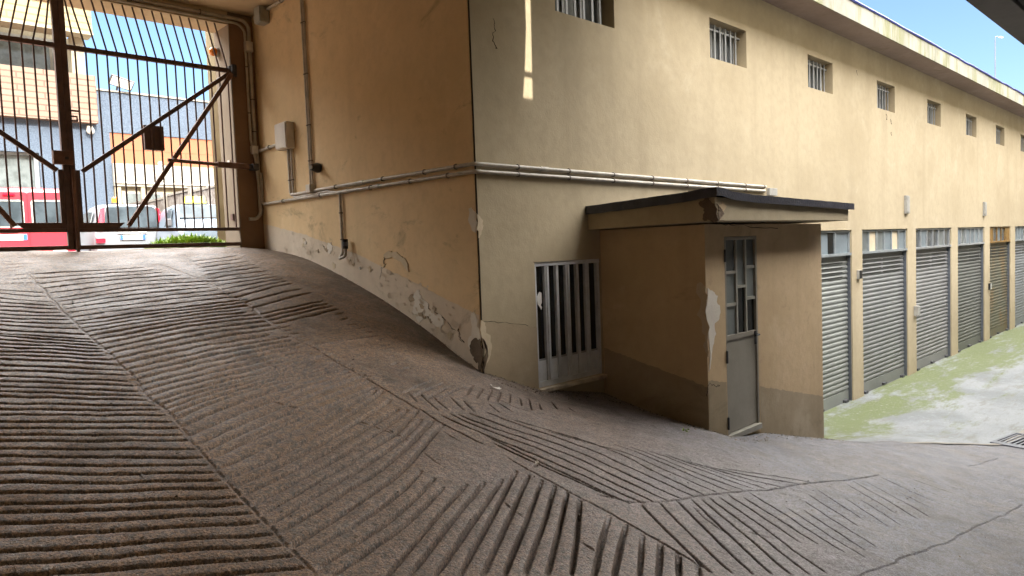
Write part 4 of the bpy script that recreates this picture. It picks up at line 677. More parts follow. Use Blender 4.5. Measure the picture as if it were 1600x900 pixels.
# ------------------------------------------------------------------ conduits and boxes
def arc(p, n=5):                                    # round the corners of a polyline
    p = [Vector(q) for q in p]; o = [p[0]]
    for i in range(1, len(p)-1):
        a, b, c = p[i-1], p[i], p[i+1]; r = min(.045, (a-b).length*.45, (c-b).length*.45)
        u = b+(a-b).normalized()*r; w = b+(c-b).normalized()*r
        for k in range(n+1): t = k/n; o.append(u*(1-t)**2+b*2*t*(1-t)+w*t*t)
    return o+[p[-1]]
def conduit(pts, r, label, clips=(), group='grey conduits clipped to the plaster walls', sleeves=()):
    o = Vector(pts[0]); t = thing('conduit', o, label, 'conduit', group)
    b = MB(); b.tube(arc(pts), r, 10); b.build('tube', M['conduit'], t, o, smooth=True)
    for c, ax in clips:
        q = MB(); c = Vector(c); ax = Vector(ax); q.tube([c-ax*.006, c+ax*.006], r*1.45, 10); q.build('clip', M['clip'], t, o)
    for c, ax in sleeves:
        q = MB(); c = Vector(c); ax = Vector(ax); q.tube([c-ax*.045, c+ax*.045], r*1.3, 10); q.build('sleeve', M['conduit'], t, o, smooth=True)
    return t
xa = XC-.020; yb = YB-.020
Yv, Xv, Zv = (0,1,0), (1,0,0), (0,0,1)
zu = lambda yy: float(np.interp(yy, [4.0,6.9], [.642,.655])); zl = lambda yy: float(np.interp(yy, [4.0,7.7], [.585,.602]))
def clipsA(z, ys): return [((xa, yy, z(yy)), Yv) for yy in ys]
conduit([(xa,6.47,zu(6.47)),(xa,4.0-.02,zu(4)),(8.0,yb,.622)], .0155, 'upper of the two long conduits wrapping the corner from passage wall to facade', clipsA(zu, (6.0,5.2,4.6,4.2))+[((x, yb, .642-.005*(x-3.5)), Xv) for x in (3.9,4.5,5.1,5.7,6.3,6.9,7.5,7.95)], sleeves=[((xa,5.55,zu(5.5)),Yv),((4.2,yb,.639),Xv)])
conduit([(xa,7.60,.95),(xa,7.60,zl(7.6)),(xa,4.0-.02,zl(4)),(7.98,yb,.572),(7.98,YB,.572)], .0155, 'lower of the two long conduits wrapping the corner from passage wall to facade', clipsA(zl, (7.1,6.3,5.4,4.8,4.3))+[((x, yb, .585-.003*(x-3.5)), Xv) for x in (3.9,4.5,5.1,5.7,6.3,6.9,7.5)], sleeves=[((xa,5.83,zl(5.8)),Yv),((xa,5.3,zl(5.3)),Yv)])
conduit([(xa,6.485,ZCEIL-.005),(xa,6.485,.72)], .011, 'left of the paired vertical conduits dropping from the passage ceiling', [((xa,6.485,z), Zv) for z in (2.3,1.8,1.3,.95)])
conduit([(xa,6.445,ZCEIL-.005),(xa,6.445,.70)], .011, 'right of the paired vertical conduits dropping from the passage ceiling', [((xa,6.445,z), Zv) for z in (2.3,1.8,1.3,.95)])
conduit([(xa,6.92,1.12),(xa,6.92,.648),(xa,6.55,.648)], .017, 'short conduit dropping from the big cream box to the small junction box', [((xa,6.92,.80), Zv)])
conduit([(xa,6.86,1.12),(xa,6.86,.615),(xa,6.15,.622),(xa,5.95,.585)], .012, 'thin conduit beside the one below the big cream box', [((xa,6.86,.80), Zv)])
conduit([(xa,7.72-.09,1.19),(xa,7.05,1.205)], .017, 'short level conduit between gate pillar and big cream box', [((xa,7.35,1.198), Yv)])
conduit([(xa,5.93,.585),(xa,5.93,.02),(xa-.05,5.93,-.035),(xa-.03,5.83,-.005),(xa-.03,5.83,.08)], .014, 'conduit dropping low on the passage wall with a hooked end', [((xa,5.93,.40), Zv),((xa,5.93,.15), Zv)])
py = 7.65-.022
conduit([(-.1,py,2.60),(3.36,py,2.60),(3.415,py,2.545),(3.415,py,1.2),(3.435,py,1.12),(3.435,py,.50),(3.385,py,.44),(3.30,py,.44)], .020, 'thick conduit along the lintel bending down the gate pillar', [((3.415,py,z), Zv) for z in (2.3,1.75,1.4)]+[((x, py, 2.60), Xv) for x in (1.2,2.1,2.9)])
conduit([(-.1,py,2.555),(3.30,py,2.555),(3.37,py-.002,2.49),(3.37,py,1.3),(3.40,py-.02,1.10),(3.43,py-.02,.70)], .014, 'thin conduit beside the thick one on the gate pillar', [((3.37,py,z), Zv) for z in (2.1,1.6)])
conduit([(xa,7.55,2.62),(xa,7.36,2.625)], .014, 'stub conduit between lintel corner and grey box under the ceiling')
conduit([(xa,7.22,2.63),(xa,4.3,2.635)], .016, 'conduit running under the passage ceiling from the grey box', [((xa,yy,2.632), Yv) for yy in (6.9,6.0,5.2)])
def wallbox(name, c, hs, label, cat, m, lid=None, bevel=.006, plane='X'):
    t = thing(name, c, label, cat); b = MB(); b.box(c[0]-hs[0], c[0]+hs[0], c[1]-hs[1], c[1]+hs[1], c[2]-hs[2], c[2]+hs[2]); b.build('housing', m, t, c, bevel=bevel)
    if lid is not None:
        b = MB()
        if plane == 'X': b.box(c[0]-hs[0]-.012, c[0]-hs[0]-.001, c[1]-hs[1]*.93, c[1]+hs[1]*.93, c[2]-hs[2]*.93, c[2]+hs[2]*.93)
        else: b.box(c[0]-hs[0]*.9, c[0]+hs[0]*.9, c[1]-hs[1]-.010, c[1]-hs[1]-.001, c[2]-hs[2]*.9, c[2]+hs[2]*.9)
        b.build('lid', lid, t, c, bevel=.003)
    return t
wallbox('electric_box', (XC-.045,6.93,1.255), (.043,.125,.135), 'big cream electrical box on the passage wall near the gate', 'electrical box', M['box_white'], M['box_white'])
wallbox('junction_box', (XC-.028,6.465,.675), (.027,.045,.042), 'small cream junction box where the paired vertical conduits end', 'junction box', M['box_white'], M['box_white'], .004)
wallbox('junction_box', (3.40,7.65-.028,1.20), (.035,.027,.045), 'small cream junction box halfway up the gate pillar', 'junction box', M['box_white'], M['box_white'], .004, 'Y')
wallbox('junction_box', (3.40,7.65-.03,2.32), (.04,.029,.055), 'small cream junction box high on the gate pillar', 'junction box', M['box_white'], M['box_white'], .004, 'Y')
wallbox('ceiling_box', (XC-.05,7.29,2.575), (.048,.07,.085), 'grey electrical box tucked under the passage ceiling by the lintel', 'electrical box', M['box_grey'], M['box_grey'])
c = (XC-.05, 6.30, .865); t = thing('wall_spotlight', c, 'small black flared spotlight on the passage wall', 'spotlight')
b = MB(); b.tube([(XC-.002,6.32,.865),(XC-.03,6.32,.865),(XC-.10,6.30,.865)], [.045,.05,.028], 12); b.build('shade', M['black'], t, c, smooth=True)
b = MB(); b.tube([(XC-.101,6.30,.865),(XC-.115,6.296,.865)], .02, 10); b.build('cap', M['box_grey'], t, c)
c = (XC-.05, 5.83, .10); t = thing('cable_socket', c, 'small dark socket hanging at the hooked end of the low conduit', 'socket')
b = MB(); b.tube([(xa-.03,5.83,.06),(xa-.03,5.83,.15)], .026, 12); b.build('body', M['black'], t, c, smooth=True)
b = MB(); b.tube([(xa-.03,5.83,.085),(xa-.03,5.83,.125)], .0275, 12); b.build('collar', M['steel'], t, c, smooth=True)
def plateB(x, z, hw, hz, label, cat, m, name, dp=.012, lid=None):
    return wallbox(name, (x, YB-dp, z), (hw, dp-.001, hz), label, cat, m, lid, .003, 'Y')
plateB(8.16, .565, .10, .045, 'pale cover plate where the long conduits end above the hut roof', 'cover plate', M['pale_plate'], 'cover_plate', .02)
plateB(12.97, .49, .08, .15, 'tall pale vent plate above the second and third shutters', 'vent plate', M['pale_plate'], 'vent_plate', .018, M['pale_plate'])
plateB(17.95, .475, .08, .15, 'tall pale vent plate above the fourth and fifth shutters', 'vent plate', M['pale_plate'], 'vent_plate', .018, M['pale_plate'])
plateB(10.86, -.57, .05, .065, 'small pale box on the pillar beside the hut', 'switch box', M['pale_plate'], 'switch_box', .02, M['black'])
plateB(13.40, -1.33, .07, .085, 'pale plastic box on the pillar left of the silver shutter', 'switch box', M['pale_plate'], 'switch_box', .03, M['pale_plate'])
plateB(18.38, -1.23, .05, .07, 'small black box on the pillar left of the rusty shutter', 'key box', M['black'], 'key_box', .02, M['box_grey'])
c = (3.2-.03, 7.95, 2.30); t = thing('warning_beacon', c, 'orange warning lamp on the inner side of the gate pillar', 'warning lamp')
b = MB(); b.tube([(3.199,7.95,2.30),(3.17,7.95,2.30)], .05, 14); b.build('base', M['box_grey'], t, c, smooth=True)
b = MB(); b.tube([(3.169,7.95,2.30),(3.12,7.95,2.30),(3.10,7.95,2.30)], [.045,.042,.02], 14); b.build('lens', M['orange'], t, c, smooth=True)
for z, lb in ((1.06,'small pale sensor above the gate opener on the pillar edge'), (.47,'small dark sensor low on the pillar edge')):
    wallbox('gate_sensor', (3.188,7.80,z), (.011,.03,.035), lb, 'sensor', M['box_white'] if z > 1 else M['gate'], None, .002)

# ------------------------------------------------------------------ gate: two leaves
YG = 7.675
def gate_leaf(x0, x1, side, label):                 # x0 hinge end, x1 meeting end
    o = Vector((x0, YG, .15)); t = thing('gate_leaf', o, label, 'gate', 'leaves of the entrance gate'); G_ = M['gate']
    lo, hi = min(x0, x1), max(x0, x1); d = 1 if x1 > x0 else -1
    def P(mb, name, m=G_, **k): return mb.build(name, m, t, o, **k)
    b = MB(); b.box(lo, hi, YG-.018, YG+.018, .150, .190); P(b, 'bottom_rail', bevel=.003)
    b = MB(); b.box(lo, hi, YG-.018, YG+.018, .315, .350); P(b, 'lower_rail', bevel=.003)
    b = MB(); b.box(lo, hi, YG-.020, YG+.020, 2.020, 2.065); P(b, 'middle_rail', bevel=.003)
    lean = -.115
    b = MB(); b.box(min(x0+lean*side, x1), max(x0+lean*side, x1), YG-.018, YG+.018, 2.545, 2.59); P(b, 'top_rail', bevel=.003)
    b = MB(); xs = x1-d*.025; b.box(xs-.025, xs+.025, YG-.028, YG+.028, .148, 2.74); P(b, 'stile', bevel=.004)
    b = MB(); xw = x1-d*.088; b.box(min(xw, x1-d*.051), max(xw, x1-d*.051), YG-.016, YG+.016, .351, .90); b.prism([(xw, YG-.016, .351),(xw-d*.30, YG-.016, .351),(xw-d*.36, YG-.016, .405),(xw, YG-.016, .405)], (0,0,0), (0,.032,0)); P(b, 'stile_plate', bevel=.003)
    hx = x0
    b = MB(); b.bar((hx+d*.01, YG-.038, 2.02), (x1-d*.10, YG-.038, .885), .042, .03); P(b, 'brace', bevel=.003)
    b = MB(); b.bar((hx+d*.015, YG-.071, 2.00), (x1-d*.46, YG-.071, .37), .042, .03); P(b, 'brace', M['gate_rust'], bevel=.003)
    n = 17; xa_, xb_ = hx+d*.03, x1-d*.12
    for k in range(n):
        x = xa_+(xb_-xa_)*k/(n-1); j = random.uniform(-.004,.004)
        b = MB(); b.tube([(x+j, YG, .352), (x, YG, 2.06), (x+lean*side*(1.0 if k < n-1 else .6)+j, YG, 2.56)], .0085, 6, cap=False); P(b, 'bar', smooth=True)
    b = MB(); b.box(hx-.02, hx+.03, YG-.03, YG+.03, 1.98, 2.09); b.tube([(hx+.02, YG-.05, 1.98),(hx+.02, YG-.05, 2.10)], .03, 10); P(b, 'hinge', M['bumper'])
    return t, o
gr, og = gate_leaf(3.205, 1.618, 1, 'right leaf of the brown bar gate beside the passage wall')
gl, ol = gate_leaf(.03, 1.616, -1, 'left leaf of the brown bar gate, cut by the photo edge')
b = MB(); b.box(1.485, 1.645, YG-.085, YG-.03, .94, 1.065); b.build('lock_box', M['gate_rust'], gl, ol, bevel=.004)
b = MB(); b.box(1.575, 1.605, YG-.0875, YG-.0855, .985, 1.01); b.build('keyhole', M['black'], gl, ol)
b = MB(); b.tube([(1.64, YG-.045, .09),(1.64, YG-.045, .9)], .016, 8); b.build('drop_bolt', M['gate_rust'], gr, og, smooth=True)
b = MB(); b.tube([(1.66, YG-.03, 1.45),(1.74, YG-.03, 1.45)], .010, 6); b.box(1.66, 1.715, YG-.035, YG-.028, 1.35, 1.365); b.box(1.66, 1.715, YG-.035, YG-.028, 1.39, 1.405); b.box(1.702, 1.715, YG-.036, YG-.027, 1.3655, 1.3895); b.build('latch', M['gate'], gr, og)
c = (2.39, YG+.03, 1.26); t = thing('letter_box', c, 'dark brown sheet metal box hung on the gate bars behind the upper brace', 'metal box')
b = MB(); b.box(2.30, 2.487, YG+.012, YG+.08, 1.14, 1.385); b.build('body', M['gate'], t, c, bevel=.003)
b = MB(); b.box(2.393, 2.397, YG+.008, YG+.0115, 1.145, 1.38); b.build('seam', M['bumper'], t, c)
c = (3.25, YG-.075, 1.0); t = thing('gate_opener', c, 'brown ram-type gate opener between the pillar and the right gate leaf', 'gate opener')
b = MB(); b.bar((2.96, YG-.11, 1.012),(3.30, YG-.11, 1.005), .06, .06); b.build('motor_housing', M['gate_rust'], t, c, bevel=.01)
b = MB(); b.tube([(2.47, YG-.11, 1.03),(2.965, YG-.11, 1.012)], .019, 8); b.build('ram', M['gate_rust'], t, c, smooth=True)
b = MB(); b.box(3.30, 3.36, YG-.125, YG-.095, .985, 1.025); b.box(3.34, 3.40, YG-.15, YG-.026, .97, 1.04); b.build('bracket', M['bumper'], t, c)

# ------------------------------------------------------------------ canopy the camera stands under (edge seen top right)
OC = (6, 1.48, 1.7)
cn = thing('concrete_canopy', OC, 'dark concrete canopy slab overhead in the top right corner', 'canopy')
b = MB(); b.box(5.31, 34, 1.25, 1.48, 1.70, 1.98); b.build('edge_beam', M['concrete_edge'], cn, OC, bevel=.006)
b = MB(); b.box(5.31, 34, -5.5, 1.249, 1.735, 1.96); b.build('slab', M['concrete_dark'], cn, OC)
b = MB()
for x in (18, 24, 30): b.box(x, x+.4, -4.2, -3.8, -2.8, 1.734)
b.build('column', M['concrete_dark'], cn, OC)
b = MB(); b.box(3.31, 16, -1.2, -.9, -3, 1.734); b.build('rear_light_stop', M['concrete_dark'], cn, OC)  # unseen wall added under the canopy to stop light from the south
# unseen blocks added around the yard to keep it in shade
def block(x0, x1, y0, y1, z1, label):
    o = ((x0+x1)/2, y1, -2.4); t = thing('shade_block', o, label, 'building', 'added shade blocks around the yard')
    b = MB(); b.box(x0, x1, y0, y1, -3, z1); b.build('wall', M['bg_cream'], t, o)
    f = MB(); p = MB(); z = -.5
    while z+1.6 < z1:
        x = x0+1.2
        while x+1.4 < x1: f.box(x-.06, x+1.06, y1+.001, y1+.05, z-.06, z+1.26); p.box(x, x+1, y1+.051, y1+.06, z, z+1.2); x += 3.2
        z += 2.5
    f.build('window', M['bg_white'], t, o); p.build('pane', M['bg_glass'], t, o)
block(-30, 3.75, -16, -8, 12.2, 'unseen shade block added behind the camera, left of the sun gap'); block(4.35, 60, -16, -8, 12.4, 'unseen shade block added behind the camera, right of the sun gap')
block(35, 45, -12, 5.2, 11.5, 'unseen block added at the far end of the yard to cut low east light')
block(3.751, 4.349, -15, -8.2, 9.35, 'low link added to shape the sun gap between the two shade blocks')

# ------------------------------------------------------------------ drain grate, litter
DX, DY = 9.62, 1.80; zg = H(DX, DY)+.022
c = (DX, DY, zg); t = thing('drain_grate', c, 'steel drain grate at the near corner of the mossy yard', 'drain grate', rz=-.18)
b = MB(); w, d = .32, .17
b.box(-w, w, -d, -d+.03, -.03, .0); b.box(-w, w, d-.03, d, -.03, .0); b.box(-w, -w+.1, -d+.0301, d-.0301, -.03, 0); b.box(w-.03, w, -d+.0301, d-.0301, -.03, 0)
b.build('frame', M['steel'], t)
b = MB()
for k in range(6): yy = -d+.05+k*.048; b.box(-w+.101, w-.031, yy-.010, yy+.010, -.03, -.004)
b.build('grille', M['steel'], t)
b = MB(); b.box(-w+.02, w-.02, -d+.02, d-.02, -.05, -.035); b.build('sump', M['black'], t)
def litter(name, x, y, r, m, label, cat, flat=.5, group=None):
    b = MB(); n = 9; z = H(x, y)
    b.sphere((0,0,0), r, 8, 5, 0, (1, random.uniform(.6,.9), flat)); b.v = [(p[0]+random.gauss(0,r*.14), p[1]+random.gauss(0,r*.14), p[2]+random.gauss(0,r*.08)) for p in b.v]
    o = b.build(name, m, None, smooth=False); o.location = Vector((x, y, z+r*flat*.55))*S; o.rotation_euler = (random.uniform(-.3,.3), random.uniform(-.3,.3), random.uniform(0,6)); tag(o, label, cat, group)
for (x, y, r) in PEB: litter('pebble', x, y, r, M['stone_bit'] if random.random() < .7 else M['soil'], 'small pale pebble lying on the grooved ramp', 'pebble', .6, 'pebbles scattered on the ramp')
def scrap(x, y, sx, sy, label):
    b = MB(); n = 5; P = []
    for i in range(n):
        for j in range(3): P.append(((i/(n-1)-.5)*sx+random.gauss(0,sx*.05), (j/2-.5)*sy+random.gauss(0,sy*.08), .006+abs(random.gauss(0,.006))+.01*(i/(n-1)-.5)**2*4))
    b.add(P, [(i*3+j, (i+1)*3+j, (i+1)*3+j+1, i*3+j+1) for i in range(n-1) for j in range(2)])
    o = b.build('paper_scrap', M['paper'], None, recalc=False); z = H(x, y); e = .05
    nx = -(H(x+e, y)-H(x-e, y))/(2*e); ny = -(H(x, y+e)-H(x, y-e))/(2*e)
    q = Vector((0,0,1)).rotation_difference(Vector((nx, ny, 1))); o.rotation_euler = (q.to_matrix() @ Matrix.Rotation(random.uniform(0,3), 3, 'Z')).to_euler(); o.location = Vector((x, y, z+.002))*S
    tag(o, label, 'litter')
scrap(*SCR[0], .075, .028, 'white paper scrap on the ramp in front of the facade corner')
scrap(*SCR[1], .03, .02, 'tiny white scrap near the middle of the ramp')
def grit(name, line, n, spread, label, rmax=.007):  # loose grit and leaf crumbs gathered along a wall foot
    b = MB(); L = [np.array(p, float) for p in line]; o = L[0]
    for _ in range(n):
        k = random.randrange(len(L)-1); t = random.random(); p = L[k]+(L[k+1]-L[k])*t; d = (L[k+1]-L[k]); d /= np.linalg.norm(d); nn = np.array([d[1], -d[0]])
        p = p+nn*spread*random.random()**2.5+d*random.gauss(0,.02); z = H(p[0], p[1]); r = random.uniform(.003, rmax*1.5)
        q = [Vector((random.gauss(0,1), random.gauss(0,1), random.gauss(0,.7))).normalized()*r for _ in range(4)]
        b.add([(p[0]+v.x*1.4, p[1]+v.y, z+abs(v.z)*.8) for v in q]+[(p[0], p[1], z+r*.9)], [(0,1,4),(1,2,4),(2,3,4),(3,0,4)], random.choice((0,0,1,2)))
    ob = b.build(name, [M['soil'], M['stone_bit'], M['sealant']], None, recalc=False); tag(ob, label, 'grit', kind='stuff')
grit('wall_foot_grit', [(XC,7.6),(XC,5.5),(XC,4.02)], 1500, -.35, 'loose grit along the foot of the passage wall')
grit('facade_foot_grit', [(XC,4.0),(4.9,4.0)], 500, .22, 'loose grit along the foot of the facade beside the corner')
grit('hut_foot_grit', [(4.905,3.99),(4.905,2.95)], 420, .22, 'loose grit along the shaded side of the hut')
grit('hut_front_grit', [(4.91,2.95),(7.07,2.95)], 520, .22, 'loose grit along the front of the hut')
grit('ramp_crumbs', [(.4,2.4),(1.0,4.0),(1.2,6.5)], 260, 2.2, 'scattered crumbs and leaf bits lying over the ramp', .006)
grit('yard_crumbs', [(3.2,1.4),(5.5,1.6)], 160, -1.0, 'scattered crumbs lying over the lower ramp', .005)
# green weeds at the hut foot and along the walls
def tuft(name, x, y, r, hgt, n, label, z=None):
    b = MB(); z = H(x, y) if z is None else z
    for _ in range(n):
        a = random.uniform(0, 2*math.pi); q = r*math.sqrt(random.random()); px, pyy = q*math.cos(a), q*math.sin(a)*.55
        L = hgt*random.uniform(.4,1)*(1-.55*(q/r)**2); w = random.uniform(.006,.014)*(L/.12)**.5; b_ = random.uniform(0, 6.28); ln = random.uniform(.1,.7)*L
        ex, ey = math.cos(b_), math.sin(b_); sx, sy = -ey*w, ex*w
        b.add([(px-sx, pyy-sy, 0), (px+sx, pyy+sy, 0), (px+ex*ln*.4+sx*1.1, pyy+ey*ln*.4+sy*1.1, L*.6), (px+ex*ln*.4-sx*1.1, pyy+ey*ln*.4-sy*1.1, L*.6), (px+ex*ln, pyy+ey*ln, L*random.uniform(.75,1))], [(0,1,2,3),(3,2,4)])
    o = b.build(name, M['grass'], None, recalc=False); o.location = Vector((x, y, z-.005))*S; tag(o, label, 'weeds'); return o
tuft('weed_clump', 2.92, 8.42, .46, .25, 3000, 'bright green clump of weeds just outside the gate')
tuft('weed_sprig', 4.55, 2.94, .05, .03, 26, 'tiny green sprig at the foot of the hut wall')
b = MB(); b.sphere((0,0,0), .12, 10, 6, 0, (1.2,.7,.5)); b.v = [(p[0]+random.gauss(0,.012), p[1]+random.gauss(0,.012), p[2]+random.gauss(0,.008)) for p in b.v]
o = b.build('rubble_stone', M['stone_bit'], None); o.location = Vector((3.10, 8.55, H(3.1, 8.55)+.03))*S; tag(o, 'pale rough stone beside the gate pillar outside', 'stone')
# ------------------------------------------------------------------ the street beyond the gate
YS = 20.0; G0 = -.28; GC = -.13
def bx(name, m, parent, off, *a, **k):
    b = MB(); b.box(*a); return b.build(name, m, parent, off, **k)
OB = (0, YS, G0)
bb = thing('street_house', OB, 'blue-grey pebbledash house with tiled balcony parapets across the street', 'building')
XR = 4.88
b = MB(); holed_wall(b, [(-2.5,-.3,G0,2.72,.25),(.9,3.62,.55,2.72,.25)], -14, 5.17, G0-.5, 3.55, YS)
b.build('ground_floor_wall', M['pebble'], bb, OB, recalc=False)
bx('upper_wall', M['pebble'], bb, OB, XR+.002, 9.4, YS-.004, YS+5, 3.34, 4.36, )
bx('coping', M['bg_white'], bb, OB, XR+.01, 9.45, YS-.04, YS+5, 4.361, 4.40)
bx('lower_parapet', M['tile_pink'], bb, OB, -14, XR, YS-.22, YS+.2, 3.50, 4.66)
bx('upper_parapet', M['tile_cream'], bb, OB, -14, XR-.04, YS-.40, YS+.2, 5.66, 7.6)
bx('parapet_trim', M['bg_cream'], bb, OB, -14, XR-.03, YS-.42, YS+.1, 5.59, 5.655)
bx('loggia_back', M['bg_grey'], bb, OB, -14, XR-.25, YS+.9, YS+1.1, 4.6, 5.7)
for x in (XR-.30, 2.62, 1.15, -.8): bx('loggia_pier', M['bg_cream'], bb, OB, x-.14, x+.14, YS-.02, YS+.4, 4.661, 5.60)
for x0, x1 in ((2.95,4.15),(1.42,2.3)):
    w = bx('window', M['bg_white'], bb, OB, x0-.06, x1+.06, YS+.84, YS+.9, 4.68, 5.55); bx('pane', M['bg_glass'] if x0 > 2.5 else M['bg_cream'], w, OB, x0, x1, YS+.82, YS+.839, 4.70, 5.48)
bx('loggia_end_wall', M['bg_cream'], bb, OB, XR-.24, XR-.10, YS+.41, YS+5, 4.4, 5.6); bx('roof_body', M['bg_cream'], bb, OB, -14, XR-.26, YS+1.12, YS+6, 4.0, 7.4)
# shop window
w = MB(); x0, x1 = .9, 3.62
for (a_, c_, e, f) in ((x0,x1,2.66,2.72),(x0,x1,1.72,1.80),(x0,x1,.55,.63)): w.box(a_, c_, YS+.13, YS+.21, e, f)
for xx in (x0, 1.75, 2.6, x1-.09): w.box(xx, xx+.09, YS+.12, YS+.22, .631, 1.719);
for xx in (x0, x1-.09): w.box(xx, xx+.09, YS+.12, YS+.22, 1.801, 2.659)
w = w.build('shop_window', M['frame_blue'], bb, OB); bx('pane', M['bg_glass'], w, OB, x0+.01, x1-.01, YS+.22, YS+.235, .56, 2.70)
bx('interior_wall', M['tile_cream'], bb, OB, .2, 2.95, YS+1.6, YS+1.65, .5, 2.9)
bx('door', M['frame_blue'], bb, OB, -2.45, -.35, YS+.18, YS+.24, G0, 2.70)
# shopfront wing: orange band over white fascia
OW = (7, YS, G0)
sw = thing('shop_building', OW, 'low shopfront with orange band and white fascia beside the blue-grey house', 'building')
bx('orange_band', M['bg_orange'], sw, OW, 5.172, 11, YS+.02, YS+.4, 2.56, 3.338)
bx('fascia', M['bg_white'], sw, OW, 5.172, 11, YS-.10, YS+.4, 1.98, 2.555)
bx('gutter_pipe', M['box_white'], sw, OW, 5.18, 11, YS-.14, YS-.102, 2.05, 2.10)
bx('wall', M['bg_cream'], sw, OW, 5.172, 11, YS+.05, YS+.4, G0-.3, 1.975)
for x0, x1, z0, z1 in ((5.42,6.30,1.05,1.80),(7.0,7.75,1.05,1.72),(8.3,9.1,1.05,1.72)):
    w = bx('window', M['bg_white'], sw, OW, x0-.06, x1+.06, YS+.01, YS+.049, z0-.06, z1+.06)
    n = 3
    for k in range(n): q0 = x0+(x1-x0)*k/n; bx('pane', M['bg_glass'], w, OW, q0+.02, q0+(x1-x0)/n-.02, YS-.002, YS+.009, z0, z1)
bx('post', M['bg_cream'], sw, OW, 5.19, 5.33, YS-.06, YS+.049, G0, 1.974); bx('post', M['bg_cream'], sw, OW, 5.80, 5.92, YS-.08, YS+.0, G0, 2.5)
c = (6.20, YS+.05, 2.62)
b = MB(); b.tube([(6.35,YS-.02,2.62),(6.30,YS-.09,2.60)], [.05,.06], 10); q = b.build('wall_lamp', M['box_white'], None, c, smooth=True); q.location = Vector(c)*S; tag(q, 'small round lamp at the lower edge of the orange band', 'lamp')
# floodlight and dome camera on the house
c = (5.47, YS-.1, 4.45); t = thing('floodlight', c, 'tilted rectangular floodlight on top of the blue-grey wall', 'floodlight')
b = MB(); b.obox((5.47, YS-.18, 4.58), (1,0,-.25), .27, (0,.8,.6), .03, (.25,-.5,.8), .13); b.build('housing', M['bumper'], t, c, bevel=.01)
b = MB(); b.obox((5.47, YS-.207, 4.56), (1,0,-.25), .24, (0,.8,.6), .006, (.25,-.5,.8), .105); b.build('glass', M['box_white'], t, c)
b = MB(); b.tube([(5.40,YS+.02,4.39),(5.40,YS-.10,4.52)], .025, 6); b.build('bracket', M['bumper'], t, c)
c = (4.72, YS-.06, 3.33); t = thing('dome_camera', c, 'white dome camera under the pink tiled parapet', 'security camera')
b = MB(); b.box(4.66, 4.78, YS-.1, YS-.001, 3.38, 3.44); b.build('mount', M['box_white'], t, c)
b = MB(); b.sphere((4.72, YS-.10, 3.32), .09, 12, 8); b.build('dome', M['box_white'], t, c, smooth=True)
q = bx('house_number_plate', M['box_white'], None, (4.15,YS-.01,1.62), 4.10, 4.22, YS-.02, YS-.003, 1.58, 1.70); q.location = Vector((4.15,YS-.01,1.62))*S; tag(q, 'small white plate on the blue-grey wall beside the shop window', 'plate')
# concrete panel fence running away on the right
XF = 5.45; OF = (XF, 13, G0)
fe = thing('panel_fence', OF, 'concrete panel fence running away beyond the gate, stony in its far half', 'fence')
y0 = 9.1; k = 0
while y0 < 18.9:
    y1 = y0+1.55; zt = 1.52+.0*k
    bx('post', M['fence'], fe, OF, XF-.08, XF+.06, y0-.07, y0+.07, G0-.2, zt+.02)
    p = bx('panel', M['fence'] if k < 3 else M['fence_stone'], fe, OF, XF-.02, XF+.03, y0+.071, y1-.071, G0-.2, zt-.05-.04*(k % 2))
    bx('cap', M['fence'], p, OF, XF-.045, XF+.05, y0+.071, y1-.071, zt-.049-.04*(k % 2), zt-.005-.04*(k % 2))
    y0 = y1; k += 1
bx('post', M['fence'], fe, OF, XF-.08, XF+.06, y0-.07, y0+.07, G0-.2, 1.54)
# street lamp far right
P0 = onY(1555, 58, 16.0); zt = P0[2]; c = (P0[0], 16.0, -2.4)
t = thing('street_lamp', c, 'slender street lamp rising behind the garage roof', 'street lamp')
b = MB(); b.tube([(c[0],16,-2.4),(c[0],16,zt-.25)], [.07,.045], 10); b.build('pole', M['steel'], t, c, smooth=True)
b = MB(); b.tube(arc([(c[0],16,zt-.26),(c[0],16,zt+.02),(c[0]+.45,15.9,zt+.12),(c[0]+.75,15.85,zt+.12)], 8), .035, 8); b.build('arm', M['steel'], t, c, smooth=True)
b = MB(); b.obox((c[0]+1.0,15.8,zt+.11), (1,-.15,0), .30, (.15,1,0), .10, (0,0,1), .045); b.build('lamp_head', M['box_white'], t, c, bevel=.02)

# ------------------------------------------------------------------ vehicles (modelled in metres: x across, y forwards, z up, origin under the tail)
def smooth_body(st, name, m, parent, n=9):
    # st: stations (y, z_bot, half_w, z_belt, z_top, half_w_top); ring loft, rounded shoulders
    b = MB(); rings = []
    for (yy, zb, hw, zm, zt, ht) in st:
        prof = [(0, zb), (hw*.80, zb), (hw*.97, zb+.05), (hw, zb+.18), (hw*1.0, (zb+zm)/2), (hw*.985, zm-.04), (hw*.955, zm+.02)]
        top = [(hw*.955+(ht-hw*.955)*q, zm+.02+(zt-.09-zm-.02)*q) for q in (.35,.7,1)]
        top += [(ht*.965, zt-.045), (ht*.88, zt-.012), (ht*.5, zt), (0, zt+.008)]
        R = prof+top; rings.append([(x, yy, z) for x, z in R]+[(-x, yy, z) for x, z in R[-2:0:-1]])
    k = len(rings[0]); b.add([p for r in rings for p in r], [(i*k+j, i*k+(j+1) % k, (i+1)*k+(j+1) % k, (i+1)*k+j) for i in range(len(rings)-1) for j in range(k)]+[tuple(range(k-1,-1,-1)), tuple((len(rings)-1)*k+j for j in range(k))])
    return b.build(name, m, parent, bevel=.03, smooth=True, scale=1)
def panel(name, m, parent, pts, ex, bevel=0):
    b = MB(); b.prism(pts, (0,0,0), ex); return b.build(name, m, parent, scale=1, bevel=bevel)
